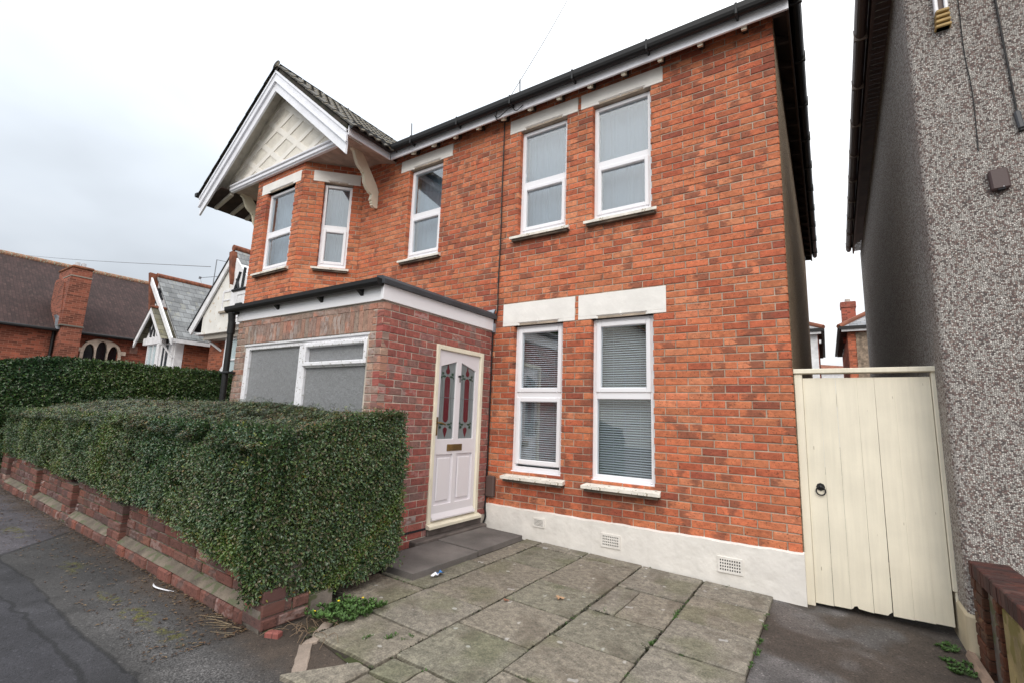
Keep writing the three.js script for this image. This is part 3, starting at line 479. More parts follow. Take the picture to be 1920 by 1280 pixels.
// venetian blinds hang inside the two ground-floor windows
groundOpen.forEach(([a0, a1, b0, b1], k) => {
  const t = thing('venetian_blind', k ? 'white venetian blind in the ground-floor window with one large lower pane, nearer the gate' : 'white venetian blind in the ground-floor window beside the porch', 'blind', [(a0 + a1) / 2, b0, -0.2], 'venetian blinds in the ground-floor windows');
  box(WORLD, a0 + 0.02, a1 - 0.02, b1 - 0.06, b1 - 0.03, -0.215, -0.18, 0.003).build(t, 'head_rail', M.slat);
  const n = 64, r = rng(60 + k);
  for (let i = 0; i < n; i++) { const y = lerp(b0 + 0.05, b1 - 0.075, i / (n - 1)), tilt = 0.62 + (r() - 0.5) * 0.02, c = Math.cos(tilt) * 0.0125, s = Math.sin(tilt) * 0.0125, m = new MB(), y2 = y;
    const A = (x, e, q) => V(x, y2 + e * s * 1 + q, -0.197 - e * c); m.quad(A(a0 + 0.03, -1, 0), A(a1 - 0.03, -1, 0), A(a1 - 0.03, 0, 0.002), A(a0 + 0.03, 0, 0.002)); m.quad(A(a0 + 0.03, 0, 0.002), A(a1 - 0.03, 0, 0.002), A(a1 - 0.03, 1, 0), A(a0 + 0.03, 1, 0)); m.build(t, 'slat', M.slat); }
  new MB().rod(V(a0 + 0.2, b0 + 0.04, -0.183), V(a0 + 0.2, b1 - 0.05, -0.183), 0.0015, 4).rod(V(a1 - 0.2, b0 + 0.04, -0.183), V(a1 - 0.2, b1 - 0.05, -0.183), 0.0015, 4).build(t, 'cord', M.slat);
});

// ---------------------------------------------------------------- the front porch
const PX = -3.362, PZ = 1.858, PS = frame(V(PX, 0, PZ), V(0, 0, -1), UP, V(1, 0, 0)), PF = frame(V(0, 0, PZ), V(1, 0, 0), UP, V(0, 0, 1));
const porch = thing('brick_porch', 'flat-roofed pinkish brick porch extension with a white panelled front door and a wide frosted window', 'porch', [-4.75, gy(-4.75), 0.93]);
{
  const dA0 = PZ - 1.065, dA1 = PZ - 0.2, hole = [[dA0, dA1, 0.31, 2.285]];   // door opening, measured along the side wall
  const side = wallBlock(PS, 0.014, 1.86, 0.05, 2.6, hole.map(([a, b, c, d]) => [a - 0.004, b + 0.004, c, d]), 0.22).build(porch, 'side_wall', M.paleMortar);
  const list = layBricks(PS, 0, 1.862, 0.325, 30, hole, { unit: 0.213, course: 0.0757, fromRight: false, odd: 0 });
  brickwork(side, PS, list, M.pinkBrick, 31, 400, { full: 0.205, depth: 0.09 });
  brickwork(side, PS, layBricks(PS, 0, 0.8, 0.17, 2, [], { unit: 0.213, course: 0.074, fromRight: false, odd: 1 }), M.pinkBrick, 33, 40, { full: 0.205, depth: 0.09 });
  box(PS, -0.006, dA0 - 0.005, 0.306, 0.326, -0.05, 0.006).build(side, 'damp_course', M.dark);
  const wHole = [[-5.93, -3.55, 1.2, 2.3]], sol = [[-5.945, -3.52, 2.3, 2.525]];
  const front = wallBlock(PF, -6.13, PX - 0.014, 0.05, 2.6, wHole, 0.215).build(porch, 'front_wall', M.paleMortar);
  const fl = layBricks(PF, -6.13, PX + 0.001, 0.325, 30, [...wHole, ...sol], { unit: 0.213, course: 0.0757, odd: 1 }).filter((q) => q[3] > 1.1);
  brickwork(front, PF, fl, M.paleBrick, 35, 60, { full: 0.205, depth: 0.09 });
  const r = rng(71);                                                 // soldier course over the window
  for (let x = -5.945, i = 0; i < 34; i++, x += 0.0714) { const m = new MB(); brickShape(m, PF, [x, x + 0.066, 2.302, 2.522], r, { upright: true, full: 0.22, depth: 0.09, proud: 0.001, ch: 0.003 }); m.build(front, 'brick', M.paleBrick); }
  // hollow inside: back, left side, ceiling
  new MB().box(WORLD, -6.13, -5.93, 0.05, 2.6, 0.0, PZ - 0.22).box(WORLD, -6.12, -3.4, 2.56, 2.6, 0.0, 1.84).box(WORLD, -6.12, -3.4, 0.1, 0.26, 0.0, 1.64).build(porch, 'inner_wall', std({ color: 0xb7a78f, roughness: 0.9 }));
  box(WORLD, -5.9, -3.58, 0.27, 2.55, 0.94, 0.96).build(porch, 'inner_wall', std({ map: tone([134, 122, 112], 0.4, 97, { cells: 3 }), roughness: 0.95 }));
  // window: old white painted timber
  const W = new MB(), c0 = -0.09, c1 = -0.025;
  W.box(PF, -5.93, -5.845, 1.2, 2.3, c0, c1, 0.006); W.box(PF, -3.60, -3.55, 1.2, 2.3, c0, c1, 0.006); W.box(PF, -5.845, -3.6, 2.225, 2.27, c0, c1 - 0.001, 0.006); W.box(PF, -5.845, -3.6, 1.2, 1.27, c0, c1 - 0.001, 0.006); W.box(PF, -4.765, -4.64, 1.27, 2.225, c0, c1 - 0.002, 0.006); W.box(PF, -5.94, -3.54, 2.27, 2.3, c0, c1 + 0.018, 0.006);
  W.box(PF, -4.64, -3.6, 1.97, 2.01, c0, c1 - 0.003, 0.006);
  const win = W.build(porch, 'window', M.oldPaint);
  const casement = new MB(); sashBars(casement, PF, -4.655, -3.585, 1.985, 2.24, 0.045, c0 + 0.02, c1 + 0.022); casement.build(win, 'casement', M.oldPaint);
  const frost = new THREE.MeshPhysicalMaterial({ map: tone([186, 188, 190], 0.07, 95, { cells: 40, fine: 2.2 }), roughness: 0.18, transmission: 0.58, thickness: 0, ior: 1.7, bumpMap: again(grain, 1.2, 1.2), bumpScale: 0.008 });
  for (const [a, b, c, d] of [[-5.845, -4.765, 1.27, 2.225], [-4.64, -3.6, 1.27, 1.97], [-4.615, -3.625, 2.025, 2.2]]) box(PF, a, b, c, d, -0.064, -0.06).build(win, 'pane', frost);
  // roof edge, fascia, gutter, rainwater pipe
  box(WORLD, PX - 0.02, PX + 0.022, 2.602, 2.765, 0.012, 1.9, 0.003).build(porch, 'fascia_board', M.upvc);
  box(WORLD, -6.15, PX - 0.021, 2.602, 2.765, PZ - 0.01, PZ + 0.022, 0.003).build(porch, 'fascia_board', M.upvc);
  const roof = box(WORLD, -6.16, PX, 2.762, 2.80, 0.0, PZ + 0.015).build(porch, 'flat_roof', M.trim);
  const edge = new MB(); edge.prism(frame(V(0, 0, 0), V(1, 0, 0), UP, V(0, 0, 1)), [[PX + 0.06, 2.755], [PX + 0.06, 2.80], [PX + 0.03, 2.835], [PX - 0.06, 2.845], [PX - 0.06, 2.755]], 0.01, 0.62); edge.build(roof, 'edge_trim', M.trim);
  for (const [z0, z1] of [[0.623, 1.24], [1.243, 1.93]]) new MB().prism(WORLD, [[PX + 0.06, 2.755], [PX + 0.06, 2.80], [PX + 0.03, 2.835], [PX - 0.06, 2.845], [PX - 0.06, 2.755]], z0, z1).build(roof, 'edge_trim', M.trim);
  const g = new MB(); gutterShape(g, V(-6.29, 2.79, PZ + 0.024), V(PX + 0.02, 2.80, PZ + 0.024), V(0, 0, 1), 0.055, 0.075); const gut = g.build(porch, 'gutter', M.black);
  for (const x of [-5.2, -4.35, -3.68]) { new MB().prism(frame(V(x, 0, 0), V(0, 0, 1), UP, V(-1, 0, 0)), [[PZ + 0.023, 2.675], [PZ + 0.11, 2.74], [PZ + 0.1, 2.76], [PZ + 0.023, 2.75]], -0.022, 0.022).build(gut, 'gutter_bracket', M.black); }
  new MB().box(WORLD, -6.25, -6.1, 2.70, 2.86, PZ + 0.0, PZ + 0.03, 0.006).prism(WORLD, [[-6.29, 2.79], [-6.2, 2.70], [-6.1, 2.7], [-6.1, 2.79]], PZ + 0.02, PZ + 0.09).build(porch, 'gutter_outlet', M.black);
  new MB().rod(V(-6.19, 2.72, PZ + 0.075), V(-6.19, 2.55, PZ + 0.06), 0.045, 14, 0.04).rod(V(-6.19, 2.56, PZ + 0.06), V(-6.19, 0.2, PZ + 0.055), 0.036, 14).rod(V(-6.19, 2.6, PZ + 0.06), V(-6.19, 2.44, PZ + 0.058), 0.046, 14).build(porch, 'rainwater_pipe', M.black);
  new MB().box(WORLD, -6.25, -6.06, 1.93, 1.955, PZ - 0.002, PZ + 0.1, 0.004).build(porch, 'pipe_clip', M.darkMetal);
  box(WORLD, PX - 0.01, PX + 0.04, 2.585, 2.7, 0.0, 0.04).build(porch, 'lead_flashing', M.lead);
  new MB().quad(V(-3.75, 2.82, 0.005), V(-3.36, 2.82, 0.005), V(-3.34, 2.9, 0.005), V(-3.7, 2.88, 0.005)).quad(V(-3.75, 2.82, 0.1), V(-3.31, 2.81, 0.1), V(-3.34, 2.9, 0.005), V(-3.7, 2.88, 0.005)).build(porch, 'lead_flashing', M.lead);
  // door frame, threshold and the panelled door
  const fr = new MB(), f0 = -0.09, f1 = 0.018, A0 = dA0, A1 = dA1;
  fr.box(PS, A0, A0 + 0.05, 0.36, 2.285, f0, f1, 0.005); fr.box(PS, A1 - 0.055, A1, 0.36, 2.285, f0, f1, 0.005); fr.box(PS, A0 + 0.05, A1 - 0.055, 2.235, 2.285, f0, f1 - 0.001, 0.005);
  const df = fr.build(porch, 'door_frame', M.cream);
  new MB().prism(frame(V(PX, 0, 0), V(1, 0, 0), UP, V(0, 0, 1)), [[-0.09, 0.31], [0.06, 0.31], [0.062, 0.338], [-0.02, 0.37], [-0.09, 0.37]], PZ - A1 - 0.03, PZ - A0 + 0.008).build(df, 'threshold', M.cream);
  const D0 = A0 + 0.052, D1 = A1 - 0.057, dw = D1 - D0, d0 = -0.045, d1 = -0.008, X = (t) => D0 + dw * t;
  const cut = (t0, t1, yA, yB, y0) => [[X(t0), y0], [X(t1), y0], [X(t1), yB], [X(t0), yA]];
  const doorPaint = std({ color: 0xe6e2e6, roughness: 0.45 });
  const leafShape = new THREE.Shape([[D0, 0.372], [D1, 0.372], [D1, 2.232], [D0, 2.232]].map((q) => new THREE.Vector2(...q)));
  const lights = [cut(0.075, 0.425, 2.05, 2.125, 1.24), cut(0.545, 0.905, 2.125, 2.05, 1.24)], low = [[X(0.07), X(0.44), 0.535, 1.07], [X(0.53), X(0.91), 0.535, 1.07]];
  for (const q of lights) leafShape.holes.push(new THREE.Path(q.map((k) => new THREE.Vector2(...k))));
  for (const [a, b, c, d] of low) leafShape.holes.push(new THREE.Path([[a, c], [b, c], [b, d], [a, d]].map((k) => new THREE.Vector2(...k))));
  const B = new THREE.Matrix4().makeBasis(PS.u, PS.v, PS.n).setPosition(PS.o);
  const leaf = new THREE.ExtrudeGeometry(leafShape, { depth: d1 - d0 - 0.008, bevelEnabled: true, bevelThickness: 0.004, bevelSize: 0.004, bevelOffset: -0.004, bevelSegments: 1, steps: 1 }).translate(0, 0, d0 + 0.004).applyMatrix4(B);
  const door = part(porch, 'door', leaf, doorPaint);
  for (const [a, b, c, d] of low) { const m = new MB(); m.box(PS, a, b, c, d, d0 + 0.002, d0 + 0.014); m.box(PS, a + 0.035, b - 0.035, c + 0.035, d - 0.035, d0 + 0.01, d1 - 0.006, 0.014); m.build(door, 'panel', doorPaint); }
  new MB().prism(frame(V(PX, 0, 0), V(1, 0, 0), UP, V(0, 0, 1)), [[d1, 0.38], [0.028, 0.385], [0.03, 0.4], [d1, 0.45]], PZ - D1 + 0.01, PZ - D0 - 0.01).build(door, 'weather_bar', doorPaint);
  const obscured = new THREE.MeshPhysicalMaterial({ color: 0xaeb8ba, roughness: 0.3, transmission: 0.55, thickness: 0, ior: 1.5, bumpMap: again(grain, 3, 3), bumpScale: 0.002 }), red = std({ color: lin(0.11, 0.006, 0.012), roughness: 0.25 }), green = std({ color: lin(0.01, 0.045, 0.02), roughness: 0.3 }), cameLead = std({ color: 0x77797c, roughness: 0.5, metalness: 0.4 });
  lights.forEach((q, i) => {
    const gl = new MB().prism(PS, q, -0.03, -0.026).build(door, 'leaded_glass', obscured), m = (q[0][0] + q[1][0]) / 2, z0 = -0.0262, R = new MB(), G = new MB(), L = new MB(), w = q[1][0] - q[0][0], cir = (cx, cy, rx, ry, n = 14, a0 = 0, a1 = TAU) => Array.from({ length: n }, (_, k) => [cx + rx * Math.cos(a0 + (a1 - a0) * k / (a1 - a0 >= TAU ? n : n - 1)), cy + ry * Math.sin(a0 + (a1 - a0) * k / (a1 - a0 >= TAU ? n : n - 1))]);
    R.prism(PS, [...cir(m, 1.9, 0.043, 0.045, 9, 0, Math.PI), ...cir(m, 1.47, 0.043, 0.045, 9, Math.PI, TAU)], z0, z0 + 0.003);
    R.prism(PS, [[m, 2.1], [m - 0.014, 2.045], ...cir(m, 2.005, 0.033, 0.035, 8, Math.PI * 0.95, TAU * 1.025), [m + 0.014, 2.045]], z0, z0 + 0.003);
    R.prism(PS, [[m, 1.255], [m + 0.025, 1.31], ...cir(m, 1.34, 0.034, 0.03, 8, 0, Math.PI), [m - 0.025, 1.31]], z0, z0 + 0.003);
    for (const s of [-1, 1]) for (const [y, d] of [[1.945, 1], [1.4, -1]]) { G.prism(PS, cir(m + s * 0.085, y + 0.03 * d, 0.02, 0.016, 8), z0, z0 + 0.003); G.prism(PS, cir(m + s * 0.06, y - 0.002 * d, 0.03, 0.011, 8), z0, z0 + 0.003); G.prism(PS, cir(m + s * 0.1, y - 0.016 * d, 0.014, 0.012, 8), z0, z0 + 0.003); }
    L.tube([PS.p(m - 0.11, 2.02, z0 + 0.002), PS.p(m - 0.075, 1.8, z0 + 0.002), PS.p(m - 0.075, 1.6, z0 + 0.002), PS.p(m - 0.11, 1.34, z0 + 0.002)], 0.003, 16, 4).tube([PS.p(m + 0.11, 2.02, z0 + 0.002), PS.p(m + 0.075, 1.8, z0 + 0.002), PS.p(m + 0.075, 1.6, z0 + 0.002), PS.p(m + 0.11, 1.34, z0 + 0.002)], 0.003, 16, 4);
    L.box(PS, q[0][0], q[1][0], 1.70, 1.706, z0, z0 + 0.004); L.box(PS, m - 0.003, m + 0.003, 1.24, 2.1, z0 - 0.001, z0 + 0.0015); void w; void i;
    R.build(door, 'red_glass', red, 'stuff'); G.build(door, 'green_glass', green, 'stuff'); L.build(door, 'lead_came', cameLead, 'stuff'); void gl;
  });
  const lb = X(0.29), lm = new MB().box(PS, lb, lb + 0.265, 1.105, 1.18, d1 - 0.002, d1 + 0.008, 0.004); const letter = lm.build(door, 'letter_box', M.brass); box(PS, lb + 0.03, lb + 0.235, 1.12, 1.165, d1 + 0.007, d1 + 0.013, 0.004).build(letter, 'letter_flap', M.brass);
  new MB().box(PS, X(0.012), X(0.058), 1.28, 1.48, d1 - 0.002, d1 + 0.008, 0.003).tube([PS.p(X(0.035), 1.42, d1 + 0.005), PS.p(X(0.035), 1.42, d1 + 0.05), PS.p(X(0.07), 1.415, d1 + 0.06), PS.p(X(0.15), 1.40, d1 + 0.055)], 0.009, 14, 6).build(door, 'door_handle', M.brass);
  new MB().rod(PS.p(X(0.485), 1.96, d1), PS.p(X(0.485), 1.96, d1 + 0.03), 0.012, 8).rod(PS.p(X(0.485), 1.965, d1 + 0.022), PS.p(X(0.485), 1.89, d1 + 0.022), 0.006, 6).build(door, 'knocker', M.darkMetal);
  new MB().box(WORLD, PX - 0.05, PX + 0.1, 0.1, 0.235, 0.1, 1.3, 0.01).box(WORLD, PX - 0.03, PX + 0.02, 0.235, 0.31, 0.12, 1.06, 0.006).build(porch, 'concrete_ledge', std({ map: tone([98, 90, 86], 0.25, 99), bumpMap: grain, bumpScale: 0.004, roughness: 0.95 }));
}
// ---------------------------------------------------------------- ground, pavement, paving
const ground = (() => {                                              // one sheet out to the horizon
  const xs = [-400, -150, -60, -30, -14, 3, 12, 40, 150, 400], m = new MB();
  for (let i = 0; i < xs.length - 1; i++) { const y0 = gy(xs[i]) - 0.02, y1 = gy(xs[i + 1]) - 0.02; m.quad(V(xs[i], y0, 300), V(xs[i + 1], y1, 300), V(xs[i + 1], y1, -300), V(xs[i], y0, -300)); }
  const g = m.build(scene, 'ground', std({ map: again(tone([84, 80, 76], 0.35, 101), 0.4, 0.4), bumpMap: grain, bumpScale: 0.004, roughness: 0.95 }), 'structure');
  return tag(g, 'grey ground that runs beyond the houses to the horizon', 'ground', null, 'structure');
})(); void ground;
const PAVE = { x0: -9.6, x1: 1.15, z0: -0.6, z1: 5.2 };
{
  const W = 2048, H = 1105, wx = PAVE.x1 - PAVE.x0, wz = PAVE.z1 - PAVE.z0;
  const trench = (x) => 3.775 + 0.012 * Math.sin(x * 3), seam = (x) => 3.94 + 0.014 * Math.sin(x * 2.4 + 1);
  const moss = [[-5.05, 3.47, 0.3, 0.1], [-3.55, 3.49, 0.36, 0.09], [-3.2, 3.46, 0.2, 0.07], [-6.6, 3.5, 0.4, 0.1], [-4.1, 3.5, 0.2, 0.05]];
  const tex = dtex(W, H, (px, py) => {                               // rows run from the far edge (v = 0) towards the road
    const x = PAVE.x0 + wx * px / W, z = PAVE.z0 + wz * py / H, big = fbm(x * 1.3 + 40, z * 1.3 + 40, 999, 999, 7, 4) - 0.5, mid = fbm(x * 9 + 90, z * 9 + 90, 9999, 9999, 8, 3) - 0.5, st = hash(px, py, 12), edge = fbm(x * 7 + 5, z * 7 + 9, 9999, 9999, 15, 3) - 0.5;
    let c = [62, 60, 59], k = 1 + big * 0.35 + mid * 0.25, spark = 0.16;
    if (z > 2.9 && x < -1.6) {                                       // pavement in front of the wall
      if (z > seam(x) + edge * 0.02) { c = [51, 50, 54]; }
      else if (z > trench(x) + edge * 0.02) { c = [55, 54, 57]; k *= 1 - 0.12 * smooth(0.5, 0.62, fbm(x * 2.2, z * 3, 999, 999, 19, 3)); }
      if (x < -5.95 + (z - 3.5) * 0.9 && z < trench(x) - 0.03) c = [78, 74, 78];
      const rough = smooth(-4.4, -2.8, x) * smooth(3.2, 3.6, z) * smooth(3.85, 3.6, z); c = c.map((q) => q + 24 * rough); spark += 0.3 * rough;
      const crack = Math.min(Math.abs(z - trench(x) - edge * 0.07) / (0.004 + 0.014 * fbm(x * 3, 2, 999, 999, 91, 3)), Math.abs(z - seam(x) - edge * 0.09) / (0.005 + 0.02 * fbm(x * 2.6 + 8, 2, 999, 999, 92, 3)), (x < -5.6 && z > 3.2 && z < 3.8) ? Math.abs(x + 5.95 - (z - 3.5) * 0.9 - edge * 0.05) / 0.03 : 9);
      k *= 1 - 0.34 * smooth(1.5, 0.4, crack);
      const dirt = smooth(0.28, 0.02, z - 3.14 + edge * 0.25); c = c.map((q, i) => lerp(q, [74, 62, 52][i], dirt * 0.75)); k *= 1 - 0.12 * smooth(0.46, 0.6, fbm(x * 3 + 3, z * 3, 999, 999, 29, 4));
      for (const [mx, mz, rx, rz] of moss) { const e = Math.hypot((x - mx) / rx, (z - mz) / rz) + edge * 1.6; c = c.map((q, i) => lerp(q, [84, 82, 30][i], 0.95 * smooth(1.0, 0.3, e) * (0.15 + 0.85 * Math.round(st)) * smooth(0.35, 0.6, fbm(x * 30, z * 30, 9999, 9999, 95, 3)))); }
    } else if (x > -0.4) {                                           // rough tarmac in front of the gate
      c = [88, 85, 84]; const damp = smooth(0.44, 0.6, fbm(x * 2.6 + 7, z * 2.2 + 2, 999, 999, 33, 4)); c = c.map((q, i) => lerp(q, [70, 60, 52][i], damp * 0.75)); const pale = smooth(0.5, 0.62, fbm(x * 2 + 17, z * 2 + 5, 999, 999, 39, 4)); c = c.map((q, i) => lerp(q, [116, 112, 112][i], pale * 0.5)); spark = 0.22;
    } else { c = [74, 66, 58]; spark = 0.25; }
    k *= 1 + (st - 0.5) * spark * 2; const peb = hash(px >> 1, py >> 1, 44); if (peb > 0.985) k *= 1.35; if (peb < 0.02) k *= 0.7;
    return c.map((q) => q * k);
  });
  tex.wrapS = tex.wrapT = THREE.ClampToEdgeWrapping;
  const m = new MB(), xs = [-9.6, -6, -3, -1.5, 0, 1.15];
  for (let i = 0; i < xs.length - 1; i++) { const u0 = (xs[i] - PAVE.x0) / wx, u1 = (xs[i + 1] - PAVE.x0) / wx, y0 = gy(xs[i]), y1 = gy(xs[i + 1]); m.quad(V(xs[i], y0, PAVE.z1), V(xs[i + 1], y1, PAVE.z1), V(xs[i + 1], y1, PAVE.z0), V(xs[i], y0, PAVE.z0), [u0, 1], [u1, 1], [u1, 0], [u0, 0]); }
  tag(m.build(scene, 'pavement', std({ map: tex, roughness: 0.9, bumpMap: again(grain, 14, 8), bumpScale: 0.006 }), 'structure'), 'patched grey tarmac pavement with dark seams and moss along the low wall', 'pavement', null, 'structure');
}
const slabTex = dtex(1024, 1024, (x, y) => {
  const u = x / 1024, v = y / 1024, a = fbm(u * 6, v * 6, 6, 6, 3, 5) - 0.5, b = (fbm(u * 40, v * 40, 40, 40, 5, 3) - 0.5) + 0.75 * (vnoise(u * 170, v * 170, 170, 170, 6) - 0.5), f = hash(x, y, 2) - 0.5, g = smooth(0.44, 0.68, fbm(u * 4, v * 4, 4, 4, 21, 4)), d = smooth(0.56, 0.72, fbm(u * 7, v * 7, 7, 7, 41, 4)), w = smooth(0.84, 0.88, fbm(u * 18, v * 18, 18, 18, 61, 2));
  let c = [129, 123, 112].map((q) => q * (1 + a * 0.22 + b * 0.4 + f * 0.42)); c = c.map((q, i) => lerp(q, [107, 106, 85][i] * (1 + f * 0.35 + b * 0.35), g * 0.6)); c = c.map((q, i) => lerp(q, [84, 75, 65][i], d * 0.3)); c = c.map((q) => lerp(q, 196, w * 0.6));
  return c;
});
const slabMats = [[1, 1, 1], [0.88, 0.91, 0.85], [0.98, 0.96, 0.93], [0.84, 0.86, 0.81], [0.93, 0.91, 0.88]].map((c) => std({ map: slabTex, color: lin(...c), roughness: 0.92, bumpMap: again(grain, 3, 3), bumpScale: 0.004 }));
function slabGeo(pts, top, thick, r, tilt = 0.004, ch = 0.008) {     // a paving slab from its four corners [x, z]
  const m = new MB(), cx = pts.reduce((s, p) => s + p[0], 0) / pts.length, cz = pts.reduce((s, p) => s + p[1], 0) / pts.length, ta = (r() - 0.5) * tilt * 2, tb = (r() - 0.5) * tilt * 2, dy = (r() - 0.5) * 0.006;
  const ring = []; pts.forEach((p, i) => { const q = pts[(i + 1) % pts.length], n = 7; for (let k = 0; k < n; k++) { const t = k / n, w = (r() - 0.5) * (k ? 0.007 : 0.012), dx = q[0] - p[0], dz = q[1] - p[1], l = Math.hypot(dx, dz); ring.push([lerp(p[0], q[0], t) - dz / l * w, lerp(p[1], q[1], t) + dx / l * w]); } });
  const Y = ([x, z]) => gy(x) + top + dy + (x - cx) * ta + (z - cz) * tb, ins = ring.map(([x, z]) => { const d = Math.hypot(x - cx, z - cz); return [x - (x - cx) / d * ch, z - (z - cz) / d * ch]; });
  const ou = r() * 3, ov = r() * 3, uv = ([x, z]) => [x * 0.8 + ou, -z * 0.8 + ov], T = (p, e = 0) => V(p[0], Y(p) - e, p[1]), c = [cx, cz];
  for (let i = 0; i < ring.length; i++) { const j = (i + 1) % ring.length, a = ins[i], b = ins[j];
    m.tri(T(c), T(a), T(b), uv(c), uv(a), uv(b)); m.quad(T(a), T(ring[i], ch * 0.6), T(ring[j], ch * 0.6), T(b), uv(a), uv(ring[i]), uv(ring[j]), uv(b)); m.quad(T(ring[i], ch * 0.6), T(ring[i], thick), T(ring[j], thick), T(ring[j], ch * 0.6), uv(ring[i]), uv([ring[i][0] + thick, ring[i][1]]), uv([ring[j][0] + thick, ring[j][1]]), uv(ring[j])); }
  return m.geometry();
}
{
  const patio = thing('paving', 'square concrete paving slabs with mossy weedy joints in front of the house', 'paving', [-1.4, gy(-1.4), 1.5], null, 'structure'), r = rng(17);
  const bed = new MB().quad(V(-2.72, gy(-2.72) + 0.006, 2.9), V(-0.24, gy(-0.24) + 0.006, 3.3), V(-0.24, gy(-0.24) + 0.006, 0.02), V(-3.1, gy(-3.1) + 0.006, 0.02)); bed.build(patio, 'soil_bed', std({ map: tone([58, 50, 40], 0.5, 103, { spots: 0.18, spot: [58, 64, 32] }), bumpMap: grain, bumpScale: 0.006, roughness: 1 }));
  const L = [-3.06, -2.52, -1.955, -1.378, -0.802, -0.238], g = 0.011, cols = [
    [[0.05, 1.1], [1.115, 1.93], [1.95, 2.44]],
    [[0.05, 0.235], [0.25, 0.845], [0.85, 1.92], [1.925, 2.5], [2.505, 2.95]],
    [[0.05, 0.24], [0.25, 1.1], [1.105, 1.65], [1.655, 2.215], [2.22, 2.79]],
    [[0.05, 0.75], [0.77, 1.385], [1.39, 1.945], [1.95, 2.52], [2.53, 3.1]],
    [[0.05, 0.5], [0.51, 1.09], [1.095, 1.65], [1.66, 2.22], [2.23, 2.8]]];
  cols.forEach((list, i) => list.forEach(([z0, z1]) => {
    let x0 = L[i] + g + (r() - 0.5) * 0.008, x1 = L[i + 1] - g * 0.4 + (r() - 0.5) * 0.008; if (i === 0) x0 = z1 > 1.5 ? -3.05 : -2.72;
    const cells = (i === 3 && z0 === 0.77) ? [[x0, -1.165], [-1.155, x1]] : (i === 2 && z0 === 2.22) ? [[x0, x1]] : [[x0, x1]];
    for (const [a, b] of cells) part(patio, 'slab', slabGeo([[a, z1 - g / 2], [b, z1 - g / 2], [b, z0 + g / 2], [a, z0 + g / 2]], 0.032, 0.05, r), slabMats[Math.floor(r() * 5)]);
  }));
  for (const q of [[[-1.93, 3.0], [-1.72, 2.97], [-1.72, 2.805], [-1.93, 2.82]], [[-1.705, 3.0], [-1.39, 2.98], [-1.39, 2.81], [-1.705, 2.805]], [[-2.25, 3.32], [-1.94, 3.3], [-1.94, 2.985], [-2.05, 2.98]], [[-1.92, 3.3], [-1.4, 3.3], [-1.4, 3.01], [-1.92, 3.02]]]) part(patio, 'slab', slabGeo(q, 0.03, 0.05, r), slabMats[Math.floor(r() * 5)]);
}
{ // doorstep: two dark slabs
  const step = thing('doorstep', 'low doorstep of two dark grey slabs below the front door', 'doorstep', [-3.0, gy(-3), 1.0]), r = rng(19), mat = std({ map: tone([106, 101, 98], 0.25, 105, { cells: 5 }), bumpMap: again(grain, 3, 3), bumpScale: 0.004, roughness: 0.88 });
  for (const [z0, z1] of [[0.17, 0.975], [1.0, 1.885]]) part(step, 'slab', slabGeo([[-3.26, z1], [-2.717, z1], [-2.717, z0], [-3.26, z0]].map(([x, z]) => [x, z]), z0 > 0.5 ? 0.083 : 0.09, 0.056, r, 0.001, 0.006), mat);
  box(WORLD, -3.2, -2.78, 0.1, 0.138, 0.25, 1.82).build(step, 'mortar_bed', M.darkMortar);
}

